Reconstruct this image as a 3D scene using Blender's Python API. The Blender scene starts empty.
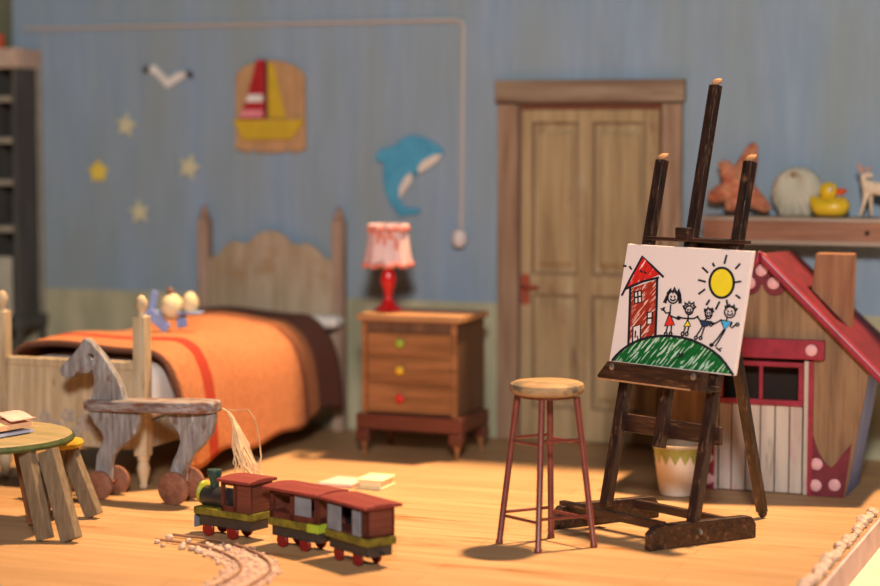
import bpy, bmesh, math, random
from mathutils import Vector, Matrix
random.seed(7)
C = bpy.context.scene.collection
FR = {}

# ------------------------------------------------------------------ helpers
def srgb(r, g, b):
    f = lambda c: (c/12.92 if c <= .04045 else ((c+.055)/1.055)**2.4)
    return (f(r/255), f(g/255), f(b/255), 1)

def thing(name, label, cat, loc=(0, 0, 0), rotz=0, group=None):
    o = bpy.data.objects.new(name, None); C.objects.link(o)
    o.empty_display_size = .05
    o.location = loc; o.rotation_euler = (0, 0, rotz)
    FR[o.name] = Matrix.Translation(Vector(loc)) @ Matrix.Rotation(rotz, 4, 'Z')
    o['label'] = label; o['category'] = cat
    if group: o['group'] = group
    return o

def tag(o, label=None, cat=None, group=None, kind=None):
    if label: o['label'] = label
    if cat: o['category'] = cat
    if group: o['group'] = group
    if kind: o['kind'] = kind
    return o

def basis(d):
    d = Vector(d).normalized()
    a = Vector((0, 0, 1)) if abs(d.z) < .95 else Vector((1, 0, 0))
    u = d.cross(a).normalized(); v = u.cross(d).normalized()
    return d, u, v

class MB:
    def __init__(s): s.bm = bmesh.new()
    def face(s, vs):
        try: return s.bm.faces.new(vs)
        except ValueError: return None
    def hexa(s, p):
        v = [s.bm.verts.new(q) for q in p]
        for f in ((0, 3, 2, 1), (4, 5, 6, 7), (0, 1, 5, 4), (1, 2, 6, 5), (2, 3, 7, 6), (3, 0, 4, 7)): s.face([v[i] for i in f])
        return s
    def box(s, x0, x1, y0, y1, z0, z1):
        return s.hexa([(x0, y0, z0), (x1, y0, z0), (x1, y1, z0), (x0, y1, z0), (x0, y0, z1), (x1, y0, z1), (x1, y1, z1), (x0, y1, z1)])
    def bar(s, p, q, w, d, side=None, w2=None, d2=None):
        """rectangular bar from p to q, w along side vector, d across it"""
        p = Vector(p); q = Vector(q); ax = (q-p).normalized()
        u = Vector(side) if side is not None else basis(ax)[1]
        u = (u-ax*u.dot(ax)).normalized(); v = ax.cross(u)
        w2 = w if w2 is None else w2; d2 = d if d2 is None else d2
        P = []
        for c, a, b in ((p, w, d), (q, w2, d2)):
            for i, j in ((-1, -1), (1, -1), (1, 1), (-1, 1)): P.append(c+u*(i*a/2)+v*(j*b/2))
        return s.hexa(P)
    def prism(s, pts, vec):
        vec = Vector(vec); a = [s.bm.verts.new(p) for p in pts]; b = [s.bm.verts.new(Vector(p)+vec) for p in pts]
        n = len(pts); s.face(a[::-1]); s.face(b)
        for i in range(n): s.face([a[i], a[(i+1) % n], b[(i+1) % n], b[i]])
        return s
    def flat(s, pts):
        s.face([s.bm.verts.new(p) for p in pts]); return s
    def tube(s, pts, r, seg=8, caps=True):
        pts = [Vector(p) for p in pts]; n = len(pts)
        rs = r if isinstance(r, (list, tuple)) else [r]*n
        rings = []; u = None
        for i, p in enumerate(pts):
            t = (pts[min(i+1, n-1)]-pts[max(i-1, 0)]).normalized()
            if u is None: u = basis(t)[1]
            else: u = (u-t*u.dot(t)).normalized()
            v = t.cross(u)
            rings.append([s.bm.verts.new(p+(u*math.cos(k*2*math.pi/seg)+v*math.sin(k*2*math.pi/seg))*rs[i]) for k in range(seg)])
        for a, b in zip(rings, rings[1:]):
            for k in range(seg): s.face([a[k], a[(k+1) % seg], b[(k+1) % seg], b[k]])
        if caps: s.face(rings[0][::-1]); s.face(rings[-1])
        return s
    def lathe(s, prof, c=(0, 0, 0), seg=20, axis='z'):
        c = Vector(c); rings = []
        for r, h in prof:
            ring = []
            for k in range(seg):
                a = 2*math.pi*k/seg; x, y = max(r, .0005)*math.cos(a), max(r, .0005)*math.sin(a)
                ring.append(s.bm.verts.new(c+Vector((x, y, h) if axis == 'z' else ((x, h, y) if axis == 'y' else (h, x, y)))))
            rings.append(ring)
        for a, b in zip(rings, rings[1:]):
            for k in range(seg): s.face([a[k], a[(k+1) % seg], b[(k+1) % seg], b[k]])
        s.face(rings[0][::-1]); s.face(rings[-1])
        return s
    def ball(s, c, r, seg=16, rot=None, f=None):
        r = r if isinstance(r, (tuple, list)) else (r, r, r)
        m = Matrix.Translation(Vector(c)) @ (rot.to_4x4() if rot else Matrix()) @ Matrix.Diagonal((*r, 1))
        g = bmesh.ops.create_uvsphere(s.bm, u_segments=seg, v_segments=max(6, seg*2//3), radius=1, matrix=m)
        return s
    def build(s, name, mat, parent=None, bevel=0, smooth=False, world=True, origin=None, seg=2, sub=0):
        bm = s.bm
        if parent is not None and world:
            inv = FR[parent.name].inverted()
            for v in bm.verts: v.co = inv @ v.co
        loc = Vector((0, 0, 0))
        if parent is None:
            if origin is None:
                xs = [v.co.x for v in bm.verts]; ys = [v.co.y for v in bm.verts]; zs = [v.co.z for v in bm.verts]
                origin = ((min(xs)+max(xs))/2, (min(ys)+max(ys))/2, min(zs))
            loc = Vector(origin)
            for v in bm.verts: v.co -= loc
        bmesh.ops.recalc_face_normals(bm, faces=bm.faces[:])
        me = bpy.data.meshes.new(name); bm.to_mesh(me); bm.free()
        o = bpy.data.objects.new(name, me); C.objects.link(o)
        for m in (mat if isinstance(mat, list) else [mat]): me.materials.append(m)
        o.location = loc
        if parent is not None:
            o.parent = parent; FR[o.name] = FR[parent.name]
        else: FR[o.name] = Matrix.Translation(loc)
        if smooth:
            for p in me.polygons: p.use_smooth = True
            if smooth != 'full':
                try: me.set_sharp_from_angle(angle=math.radians(40))
                except Exception: pass
        if sub:
            m = o.modifiers.new('s', 'SUBSURF'); m.levels = m.render_levels = sub
        if bevel:
            m = o.modifiers.new('b', 'BEVEL'); m.width = bevel; m.segments = seg; m.limit_method = 'ANGLE'; m.angle_limit = math.radians(35)
        return o

def mat(name, c1, c2=None, scale=(8, 8, 8), rough=.7, wear=None, bump=.15, lo=.35, hi=.65, spec=.3, sheen=0, metal=0, detail=6, extra=None):
    """wear = (colour, amount 0..1, scale)"""
    m = bpy.data.materials.new(name); m.use_nodes = True; nt = m.node_tree; N = nt.nodes; L = nt.links
    b = N['Principled BSDF']; b.inputs['Roughness'].default_value = rough; b.inputs['Specular IOR Level'].default_value = spec
    b.inputs['Metallic'].default_value = metal
    if sheen: b.inputs['Sheen Weight'].default_value = sheen
    c2 = c2 or c1
    tc = N.new('ShaderNodeTexCoord'); mp = N.new('ShaderNodeMapping'); mp.inputs['Scale'].default_value = scale
    L.new(tc.outputs['Object'], mp.inputs['Vector'])
    nz = N.new('ShaderNodeTexNoise'); nz.inputs['Scale'].default_value = 1; nz.inputs['Detail'].default_value = detail; nz.inputs['Roughness'].default_value = .6
    L.new(mp.outputs[0], nz.inputs['Vector'])
    r = N.new('ShaderNodeValToRGB'); r.color_ramp.elements[0].position = lo; r.color_ramp.elements[1].position = hi
    r.color_ramp.elements[0].color = c1; r.color_ramp.elements[1].color = c2
    L.new(nz.outputs['Fac'], r.inputs['Fac']); col = r.outputs['Color']
    if wear:
        for wc, wa, ws in (wear if isinstance(wear, list) else [wear]):
            mp2 = N.new('ShaderNodeMapping'); mp2.inputs['Scale'].default_value = ws if isinstance(ws, tuple) else (ws, ws, ws); mp2.inputs['Location'].default_value = (3.1*ws if not isinstance(ws, tuple) else 3.1, 1.7, 5.3)
            L.new(tc.outputs['Object'], mp2.inputs['Vector'])
            n2 = N.new('ShaderNodeTexNoise'); n2.inputs['Scale'].default_value = 1; n2.inputs['Detail'].default_value = 8; n2.inputs['Roughness'].default_value = .7
            L.new(mp2.outputs[0], n2.inputs['Vector'])
            r2 = N.new('ShaderNodeValToRGB'); p = .72-wa*.45
            r2.color_ramp.elements[0].position = max(0, p-.05); r2.color_ramp.elements[1].position = min(1, p+.07)
            r2.color_ramp.elements[0].color = (0, 0, 0, 1); r2.color_ramp.elements[1].color = (1, 1, 1, 1)
            L.new(n2.outputs['Fac'], r2.inputs['Fac'])
            mx = N.new('ShaderNodeMix'); mx.data_type = 'RGBA'; L.new(r2.outputs['Color'], mx.inputs[0]); L.new(col, mx.inputs[6]); mx.inputs[7].default_value = wc
            col = mx.outputs[2]
    L.new(col, b.inputs['Base Color'])
    if bump:
        bp = N.new('ShaderNodeBump'); bp.inputs['Strength'].default_value = bump; bp.inputs['Distance'].default_value = .01
        L.new(nz.outputs['Fac'], bp.inputs['Height']); L.new(bp.outputs[0], b.inputs['Normal'])
    if extra: extra(m, N, L, b, tc, col)
    return m

def grain(ax, fine=45, lng=3):
    return tuple(lng if a == ax else fine for a in 'xyz')

# ------------------------------------------------------------------ materials
M = {}
def wall_extra(m, N, L, b, tc, col):
    sep = N.new('ShaderNodeSeparateXYZ'); L.new(tc.outputs['Object'], sep.inputs[0])
    # broad brushed patches of greyer, greener paint
    mp = N.new('ShaderNodeMapping'); mp.inputs['Scale'].default_value = (3.2, 1, .55); L.new(tc.outputs['Object'], mp.inputs['Vector'])
    n = N.new('ShaderNodeTexNoise'); n.inputs['Scale'].default_value = 1; n.inputs['Detail'].default_value = 5; L.new(mp.outputs[0], n.inputs['Vector'])
    r = N.new('ShaderNodeValToRGB'); r.color_ramp.elements[0].position = .34; r.color_ramp.elements[1].position = .74
    r.color_ramp.elements[0].color = (0, 0, 0, 1); r.color_ramp.elements[1].color = (.8, .8, .8, 1); L.new(n.outputs['Fac'], r.inputs['Fac'])
    mx = N.new('ShaderNodeMix'); mx.data_type = 'RGBA'; L.new(r.outputs[0], mx.inputs[0]); L.new(col, mx.inputs[6]); mx.inputs[7].default_value = (.235, .275, .26, 1)
    # wainscot band of sage cream paint
    mp2 = N.new('ShaderNodeMapping'); mp2.inputs['Scale'].default_value = (5, 1, 1.2); L.new(tc.outputs['Object'], mp2.inputs['Vector'])
    n2 = N.new('ShaderNodeTexNoise'); n2.inputs['Scale'].default_value = 1; n2.inputs['Detail'].default_value = 6; L.new(mp2.outputs[0], n2.inputs['Vector'])
    r2 = N.new('ShaderNodeValToRGB'); r2.color_ramp.elements[0].position = .35; r2.color_ramp.elements[1].position = .65
    r2.color_ramp.elements[0].color = (.27, .27, .18, 1); r2.color_ramp.elements[1].color = (.46, .43, .29, 1); L.new(n2.outputs['Fac'], r2.inputs['Fac'])
    lt = N.new('ShaderNodeMath'); lt.operation = 'LESS_THAN'; L.new(sep.outputs['Z'], lt.inputs[0]); lt.inputs[1].default_value = .816
    m3 = N.new('ShaderNodeMix'); m3.data_type = 'RGBA'; L.new(lt.outputs[0], m3.inputs[0]); L.new(mx.outputs[2], m3.inputs[6]); L.new(r2.outputs[0], m3.inputs[7])
    L.new(m3.outputs[2], b.inputs['Base Color'])
M['wall'] = mat('wall_paint', (.205, .285, .385, 1), (.25, .33, .44, 1), (14, 2, 1.6), .85, bump=.1, spec=.15, extra=wall_extra)
M['olive'] = mat('olive_wall', (.12, .13, .08, 1), (.18, .18, .11, 1), (3, 3, 1), .9)
def floor_extra(m, N, L, b, tc, col):
    br = N.new('ShaderNodeTexBrick'); br.inputs['Scale'].default_value = 1; br.inputs['Brick Width'].default_value = 1.9; br.inputs['Row Height'].default_value = .135
    br.inputs['Mortar Size'].default_value = .0022; br.inputs['Mortar Smooth'].default_value = .3
    br.inputs['Color1'].default_value = (1, 1, 1, 1); br.inputs['Color2'].default_value = (.84, .84, .84, 1); br.inputs['Mortar'].default_value = (.42, .33, .25, 1)
    L.new(tc.outputs['Object'], br.inputs['Vector'])
    mx = N.new('ShaderNodeMix'); mx.data_type = 'RGBA'; mx.blend_type = 'MULTIPLY'; mx.inputs[0].default_value = .8; L.new(col, mx.inputs[6]); L.new(br.outputs['Color'], mx.inputs[7])
    L.new(mx.outputs[2], b.inputs['Base Color'])
M['floor'] = mat('floor_planks', (.36, .205, .095, 1), (.46, .28, .145, 1), (1.1, 16, 4), .5, wear=((.26, .10, .028, 1), .22, (.8, 5, 1)), bump=.06, spec=.25, extra=floor_extra)
M['mauve'] = mat('mauve_edge', (.42, .31, .33, 1), (.52, .40, .42, 1), (6, 6, 6), .9)
M['cream_ground'] = mat('cream_base', (.66, .52, .36, 1), (.72, .58, .42, 1), (2, 2, 2), .8, bump=.03)
M['door'] = mat('door_wood', (.25, .17, .085, 1), (.40, .29, .16, 1), grain('z', 16, 1.1), .75, wear=[((.20, .10, .055, 1), .18, (9, 9, 2.2)), ((.40, .34, .22, 1), .18, (14, 14, 2))])
M['frame'] = mat('door_frame_wood', (.19, .105, .062, 1), (.33, .22, .145, 1), grain('z', 18, 1.3), .75, wear=((.36, .30, .23, 1), .16, (14, 14, 2)))
M['frame_x'] = mat('door_head_wood', (.17, .105, .066, 1), (.30, .22, .15, 1), grain('x', 18, 1.3), .75, wear=((.11, .055, .03, 1), .2, (2, 14, 14)))
M['mould'] = mat('panel_moulding_wood', (.13, .075, .04, 1), (.24, .17, .10, 1), grain('z', 18, 2), .8)
M['gap'] = mat('dark_gap', (.16, .05, .025, 1), None, rough=.9)
M['rust'] = mat('rusty_metal', (.42, .075, .035, 1), (.2, .06, .04, 1), (20, 20, 20), .5, metal=.2)
M['cable'] = mat('cream_cable', (.46, .40, .37, 1), None, rough=.6)
M['plug'] = mat('cream_plastic', (.62, .55, .53, 1), None, rough=.4)
M['star'] = mat('cream_star_paint', (.46, .45, .30, 1), (.56, .53, .36, 1), (12, 12, 12), .8)
M['ystar'] = mat('yellow_star_paint', (.62, .46, .04, 1), (.70, .54, .10, 1), (12, 12, 12), .7)
M['white'] = mat('white_paint', (.60, .57, .54, 1), (.72, .69, .66, 1), (12, 12, 12), .7)
M['black'] = mat('dark_grey_paint', (.035, .035, .04, 1), None, rough=.7)
M['plaque'] = mat('plaque_wood', (.34, .19, .09, 1), (.50, .30, .15, 1), grain('z', 30, 4), .7)
M['red'] = mat('red_paint', (.30, .01, .015, 1), (.38, .015, .02, 1), (12, 12, 12), .6)
M['pink'] = mat('pink_paint', (.62, .17, .22, 1), (.68, .24, .28, 1), (12, 12, 12), .6)
M['mustard'] = mat('mustard_paint', (.46, .32, .02, 1), (.56, .36, .03, 1), (10, 10, 10), .6)
M['dolphin'] = mat('dolphin_blue', (.05, .26, .42, 1), (.08, .33, .50, 1), (8, 8, 8), .55)
M['belly'] = mat('dolphin_cream', (.62, .55, .50, 1), (.66, .58, .50, 1), (8, 8, 8), .6)
M['bed'] = mat('bed_wood', (.34, .25, .15, 1), (.56, .44, .29, 1), grain('z', 22, 2), .65, wear=[((.28, .17, .08, 1), .17, (10, 10, 3)), ((.42, .40, .35, 1), .25, (7, 7, 2))])
M['headboard'] = mat('headboard_wood', (.31, .225, .14, 1), (.46, .37, .27, 1), grain('z', 12, 1.5), .7, wear=[((.30, .18, .08, 1), .26, 2.6), ((.40, .36, .32, 1), .2, (8, 8, 2))])
M['hpost'] = mat('bedpost_wood', (.23, .14, .10, 1), (.38, .27, .20, 1), grain('z', 18, 2), .7)
M['sheet'] = mat('white_sheet', (.68, .64, .60, 1), (.76, .72, .67, 1), (5, 5, 5), .9)
def blanket_extra(m, N, L, b, tc, col):
    sep = N.new('ShaderNodeSeparateXYZ'); L.new(tc.outputs['Object'], sep.inputs[0])
    # weave: fine woven bands; stripe positions along the bed (object y)
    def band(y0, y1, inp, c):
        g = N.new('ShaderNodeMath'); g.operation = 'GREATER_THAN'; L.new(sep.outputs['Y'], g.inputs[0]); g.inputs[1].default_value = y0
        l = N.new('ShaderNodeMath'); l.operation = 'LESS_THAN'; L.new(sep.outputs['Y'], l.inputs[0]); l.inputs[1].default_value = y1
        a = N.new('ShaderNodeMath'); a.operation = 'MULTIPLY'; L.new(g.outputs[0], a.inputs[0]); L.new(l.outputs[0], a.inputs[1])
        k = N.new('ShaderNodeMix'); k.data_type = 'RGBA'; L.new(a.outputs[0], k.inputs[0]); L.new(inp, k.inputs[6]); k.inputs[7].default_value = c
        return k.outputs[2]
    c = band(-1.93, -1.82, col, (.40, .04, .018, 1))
    c = band(-.60, .2, c, (.17, .06, .038, 1))  # brown end band, with the wall's shade put into its colour too
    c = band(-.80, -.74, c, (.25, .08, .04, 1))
    wv = N.new('ShaderNodeTexWave'); wv.inputs['Scale'].default_value = 22; wv.inputs['Distortion'].default_value = 1.2; wv.bands_direction = 'DIAGONAL'
    L.new(tc.outputs['Object'], wv.inputs['Vector'])
    k = N.new('ShaderNodeMix'); k.data_type = 'RGBA'; k.blend_type = 'MULTIPLY'; k.inputs[0].default_value = .28; L.new(c, k.inputs[6]); L.new(wv.outputs['Color'], k.inputs[7])
    L.new(k.outputs[2], b.inputs['Base Color'])
    bp = N.new('ShaderNodeBump'); bp.inputs['Strength'].default_value = .4; bp.inputs['Distance'].default_value = .01; L.new(wv.outputs['Fac'], bp.inputs['Height']); L.new(bp.outputs[0], b.inputs['Normal'])
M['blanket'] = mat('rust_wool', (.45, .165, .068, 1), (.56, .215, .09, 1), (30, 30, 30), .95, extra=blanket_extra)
M['fringe'] = mat('dark_wool', (.10, .04, .025, 1), None, rough=.95)
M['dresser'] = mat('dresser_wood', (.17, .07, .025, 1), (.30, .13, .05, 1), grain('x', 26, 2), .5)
M['dresser_z'] = mat('dresser_shaded_wood', (.08, .04, .022, 1), (.14, .07, .038, 1), grain('z', 26, 2), .5)  # darker copy of the wood, shade of the sides put into the colour
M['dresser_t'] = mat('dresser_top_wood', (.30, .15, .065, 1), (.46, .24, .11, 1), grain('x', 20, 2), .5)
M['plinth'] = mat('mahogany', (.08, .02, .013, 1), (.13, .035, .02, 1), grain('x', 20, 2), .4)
M['kgreen'] = mat('green_knob', (.25, .36, .03, 1), None, rough=.3)
M['kyellow'] = mat('yellow_knob', (.60, .38, .02, 1), None, rough=.3)
M['kred'] = mat('red_knob', (.50, .02, .015, 1), None, rough=.3)
M['lampred'] = mat('glossy_red', (.52, .008, .012, 1), None, rough=.2, spec=.6)
M['shade'] = mat('pink_lampshade', (.66, .42, .42, 1), (.74, .55, .54, 1), (10, 10, 10), .85)
M['shade_trim'] = mat('salmon_trim', (.56, .17, .14, 1), (.66, .27, .20, 1), (20, 20, 20), .85)
M['horse'] = mat('weathered_grey_paint', (.13, .11, .105, 1), (.30, .29, .30, 1), grain('z', 40, 5), .7, wear=[((.14, .06, .035, 1), .26, (18, 18, 10)), ((.40, .41, .45, 1), .22, (22, 22, 9))], bump=.5)
M['horse_x'] = mat('weathered_grey_board', (.13, .09, .08, 1), (.34, .31, .31, 1), grain('x', 40, 5), .7, wear=((.16, .06, .035, 1), .38, (8, 30, 30)), bump=.5)
M['wheel'] = mat('red_brown_wheel', (.16, .06, .035, 1), (.26, .11, .065, 1), (30, 6, 30), .6)
M['straw'] = mat('straw_fibre', (.62, .44, .25, 1), (.74, .56, .35, 1), (30, 30, 30), .8)
M['tgreen'] = mat('green_table_rim', (.035, .06, .02, 1), (.08, .10, .035, 1), (12, 12, 12), .6)
M['ttop'] = mat('yellow_green_table_top', (.24, .20, .10, 1), (.38, .28, .15, 1), grain('x', 14, 3), .6)
M['tleg'] = mat('grey_brown_legs', (.13, .09, .055, 1), (.22, .16, .10, 1), grain('z', 60, 8), .7)
M['tleg2'] = mat('brown_leg', (.18, .07, .03, 1), (.28, .11, .05, 1), grain('z', 25, 4), .7)
M['yellow'] = mat('yellow_paint', (.46, .29, .02, 1), (.52, .34, .03, 1), (10, 10, 10), .5)
M['page'] = mat('peach_page', (.72, .40, .22, 1), (.74, .48, .30, 1), (10, 10, 10), .8)
M['pageb'] = mat('blue_page', (.36, .40, .56, 1), (.44, .46, .60, 1), (10, 10, 10), .8)
M['pinkpage'] = mat('pink_paper', (.66, .38, .34, 1), (.74, .46, .40, 1), (10, 10, 10), .8)
M['creampage'] = mat('cream_paper', (.74, .60, .34, 1), (.80, .66, .42, 1), (10, 10, 10), .8)
M['troof'] = mat('train_roof_red', (.15, .022, .02, 1), (.21, .038, .03, 1), grain('x', 30, 5), .6)
M['tred'] = mat('train_brown_red', (.055, .013, .009, 1), (.10, .022, .014, 1), (18, 18, 18), .6)  # train body colours darkened so they carry the shade on its sides
M['tslat'] = mat('train_slat_red', (.08, .022, .014, 1), (.15, .04, .024, 1), (4, 4, 90), .6)
M['tyel'] = mat('train_olive_yellow', (.07, .06, .01, 1), (.22, .18, .02, 1), (14, 14, 14), .5)
M['tsmoke'] = mat('train_front_yellow_green', (.12, .16, .015, 1), (.42, .38, .03, 1), (16, 16, 16), .4)
M['tblack'] = mat('train_black', (.015, .014, .015, 1), (.03, .028, .028, 1), (14, 14, 14), .4, spec=.5)
M['tgrey'] = mat('train_pale_panel', (.13, .15, .18, 1), (.19, .21, .25, 1), (14, 14, 14), .6)
M['tgreen2'] = mat('train_bright_green', (.24, .36, .02, 1), (.34, .42, .04, 1), (14, 14, 14), .5)
M['tdark'] = mat('train_dark_green', (.02, .05, .04, 1), None, rough=.4)
M['twheel'] = mat('train_wheel_red', (.20, .012, .01, 1), None, rough=.4)
M['ballast'] = mat('pink_white_gravel', (.36, .22, .17, 1), (.46, .32, .26, 1), (40, 40, 40), .9, bump=.6)
M['rail'] = mat('brown_rail', (.20, .10, .06, 1), (.28, .15, .09, 1), (20, 20, 20), .6)
M['stone'] = mat('pale_stone', (.36, .25, .19, 1), (.58, .44, .36, 1), (14, 14, 14), .6)
M['stool'] = mat('red_brown_enamel', (.13, .028, .02, 1), (.17, .04, .028, 1), (20, 20, 20), .35, spec=.5)
M['seat'] = mat('worn_seat_wood', (.26, .16, .08, 1), (.38, .25, .13, 1), grain('x', 18, 3), .7, wear=((.09, .08, .06, 1), .3, (7, 7, 14)))
M['easel'] = mat('dark_easel_wood', (.010, .006, .005, 1), (.042, .017, .011, 1), grain('z', 34, 4), .36, wear=((.17, .085, .045, 1), .24, (40, 40, 7)), bump=.5, spec=.55)
M['easel_x'] = mat('dark_easel_rail_wood', (.010, .006, .005, 1), (.045, .017, .011, 1), grain('x', 34, 4), .36, wear=((.17, .085, .045, 1), .24, (7, 40, 40)), bump=.5, spec=.55)
M['easel_pale'] = mat('raw_end_and_lit_edge', (.34, .17, .08, 1), (.44, .24, .12, 1), (30, 30, 30), .7)  # raw wood tips, and the painted-in light along the tray edge
M['screw'] = mat('steel_screw', (.30, .29, .27, 1), None, rough=.35, metal=.8)
M['hwood'] = mat('house_brown_wood', (.15, .085, .045, 1), (.28, .17, .09, 1), grain('z', 24, 1.6), .7)
M['hplank'] = mat('house_door_planks', (.34, .26, .23, 1), (.50, .43, .37, 1), grain('z', 10, 1.2), .75, wear=[((.46, .18, .22, 1), .22, (7, 7, 1.5)), ((.20, .20, .13, 1), .12, (16, 16, 2))])
M['magenta'] = mat('magenta_paint', (.20, .010, .026, 1), (.29, .016, .042, 1), (16, 16, 16), .4, spec=.5)
M['hroof'] = mat('crimson_roof', (.09, .006, .014, 1), (.14, .010, .022, 1), (9, 9, 9), .6, spec=.2)
M['maroon'] = mat('maroon_paint', (.11, .010, .02, 1), (.16, .02, .03, 1), (16, 16, 16), .6)
M['dot'] = mat('pink_dot', (.60, .30, .33, 1), (.66, .38, .40, 1), (16, 16, 16), .7)
M['hblue'] = mat('house_blue_side', (.12, .17, .40, 1), (.21, .26, .52, 1), (10, 10, 2), .7)
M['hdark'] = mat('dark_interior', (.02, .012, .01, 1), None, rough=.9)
M['potm'] = mat('cream_ceramic', (.66, .55, .45, 1), (.70, .60, .50, 1), (6, 6, 6), .4)
M['potg'] = mat('green_glaze', (.26, .28, .06, 1), (.40, .38, .12, 1), (14, 14, 14), .4)
M['shelf'] = mat('shelf_wood', (.22, .09, .05, 1), (.36, .17, .10, 1), grain('x', 24, 1.5), .6)
M['shelf_g'] = mat('shelf_edge_wood', (.32, .24, .18, 1), (.44, .34, .26, 1), grain('x', 20, 1.5), .6)
M['plank'] = mat('plank_wood', (.20, .08, .04, 1), (.33, .15, .07, 1), grain('z', 26, 2), .6)
M['starfish'] = mat('orange_starfish', (.36, .09, .045, 1), (.60, .26, .14, 1), (24, 24, 24), .85, wear=((.20, .17, .08, 1), .24, 14))
M['shell'] = mat('cream_shell', (.40, .38, .29, 1), (.54, .50, .40, 1), (6, 6, 3), .7)
M['duck'] = mat('duck_yellow', (.62, .40, .015, 1), (.68, .46, .03, 1), (8, 8, 8), .3, spec=.5)
M['beak'] = mat('duck_orange', (.60, .09, .015, 1), None, rough=.4)
M['deer'] = mat('deer_cream', (.58, .42, .30, 1), (.66, .55, .40, 1), (30, 30, 30), .7)
M['deerb'] = mat('deer_tan', (.50, .26, .16, 1), None, rough=.7)
M['cab'] = mat('dark_cabinet', (.05, .048, .042, 1), (.09, .085, .075, 1), grain('z', 14, 2), .7)
M['cab_l'] = mat('cabinet_pale_edge', (.26, .23, .18, 1), (.36, .32, .26, 1), (8, 8, 4), .7, wear=((.42, .35, .12, 1), .1, 6))  # pale tone carries the light on the stile; yellowish patches its own
M['cab_t'] = mat('cabinet_pale_top', (.40, .28, .22, 1), (.48, .36, .29, 1), (8, 8, 8), .7)
M['cab_p'] = mat('cabinet_cream_front', (.34, .33, .26, 1), (.42, .40, .33, 1), (5, 5, 5), .7)
M['oranged'] = mat('orange_red', (.55, .09, .03, 1), None, rough=.6)
M['tblue'] = mat('toy_blue', (.22, .29, .55, 1), (.28, .35, .60, 1), (10, 10, 10), .5)
M['toycream'] = mat('toy_cream', (.68, .56, .33, 1), (.72, .62, .40, 1), (10, 10, 10), .6)
M['tbrown'] = mat('toy_brown', (.24, .12, .07, 1), None, rough=.7)
M['ink'] = mat('black_marker', (.012, .010, .016, 1), None, rough=.7, bump=0)
M['sunny'] = mat('yellow_marker', (.80, .62, .015, 1), (.84, .66, .03, 1), (20, 20, 20), .7, bump=0)
M['mred'] = mat('red_marker', (.72, .03, .02, 1), None, rough=.7, bump=0)
M['mblue'] = mat('blue_marker', (.06, .42, .74, 1), None, rough=.7, bump=0)
M['mnavy'] = mat('navy_marker', (.02, .04, .10, 1), None, rough=.7, bump=0)

# paper: a thin sheet that lets some light through
def paper():
    m = bpy.data.materials.new('canvas_paper'); m.use_nodes = True; nt = m.node_tree; N = nt.nodes; L = nt.links
    b = N['Principled BSDF']; b.inputs['Base Color'].default_value = (.77, .65, .63, 1); b.inputs['Roughness'].default_value = .75
    b.inputs['Specular IOR Level'].default_value = .15
    return m
M['paper'] = paper()
def scribble(name, c, bg, cut, sc=(5, 5, 40), rot=40):
    m = bpy.data.materials.new(name); m.use_nodes = True; nt = m.node_tree; N = nt.nodes; L = nt.links
    b = N['Principled BSDF']; b.inputs['Roughness'].default_value = .7; b.inputs['Specular IOR Level'].default_value = .15
    tc = N.new('ShaderNodeTexCoord'); rt = N.new('ShaderNodeMapping'); rt.inputs['Rotation'].default_value = (0, math.radians(rot), 0)
    mp = N.new('ShaderNodeMapping'); mp.inputs['Scale'].default_value = sc
    L.new(tc.outputs['Object'], rt.inputs['Vector']); L.new(rt.outputs[0], mp.inputs['Vector'])
    n = N.new('ShaderNodeTexNoise'); n.inputs['Scale'].default_value = 1; n.inputs['Detail'].default_value = 2; L.new(mp.outputs[0], n.inputs['Vector'])
    r = N.new('ShaderNodeValToRGB'); e = r.color_ramp.elements; e[0].position = cut; e[1].position = cut+.04; e[0].color = c; e[1].color = bg
    x = e.new(.3); x.color = tuple(v*.62 for v in c[:3])+(1,)
    L.new(n.outputs['Fac'], r.inputs['Fac']); L.new(r.outputs['Color'], b.inputs['Base Color'])
    return m
M['sgreen'] = scribble('green_scribble', (.01, .15, .03, 1), (.50, .66, .52, 1), .56, (14, 14, 95), 50)
M['sbrick'] = scribble('brick_red_scribble', (.42, .04, .018, 1), (.75, .52, .46, 1), .56, (14, 14, 110), 50)
M['sroof'] = scribble('roof_red_scribble', (.72, .025, .02, 1), (.85, .55, .5, 1), .63, (14, 14, 95), 62)

# ------------------------------------------------------------------ camera
F = 2000.0; TH = math.atan(F/5154); P = math.atan(167/F)
fwd = Vector((-math.sin(TH)*math.cos(P), math.cos(TH)*math.cos(P), -math.sin(P)))
cam = bpy.data.cameras.new('camera'); co = bpy.data.objects.new('camera', cam); C.objects.link(co)
co.location = (4, -11.313, 1.88); co.rotation_euler = fwd.to_track_quat('-Z', 'Y').to_euler()
cam.sensor_width = 36; cam.lens = F/880*36; cam.clip_end = 200
cam.dof.use_dof = True; cam.dof.focus_distance = 9.4; cam.dof.aperture_fstop = .56
bpy.context.scene.camera = co

# ------------------------------------------------------------------ the room
WT = 3.2
def struct(mb, name, m, **k): return tag(mb.build(name, m, **k), kind='structure')
struct(MB().box(-3.45, 3.4, 0, .09, 0, WT), 'wall_back', M['wall'], origin=(0, 0, 0))
struct(MB().box(-3.5, -3.4, -1.2, 0, 0, WT), 'wall_left', M['olive'], origin=(0, 0, 0))
struct(MB().box(-6, 2.53, -12, .09, -.134, 0), 'floor', M['floor'], origin=(0, 0, 0))
struct(MB().box(2.53, 2.545, -12, .09, -.134, -.004), 'trim_1', M['mauve'], origin=(0, 0, 0))
struct(MB().box(-8, 12, -14, 6, -.2, -.135), 'ground', M['cream_ground'], origin=(0, 0, 0))

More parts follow.
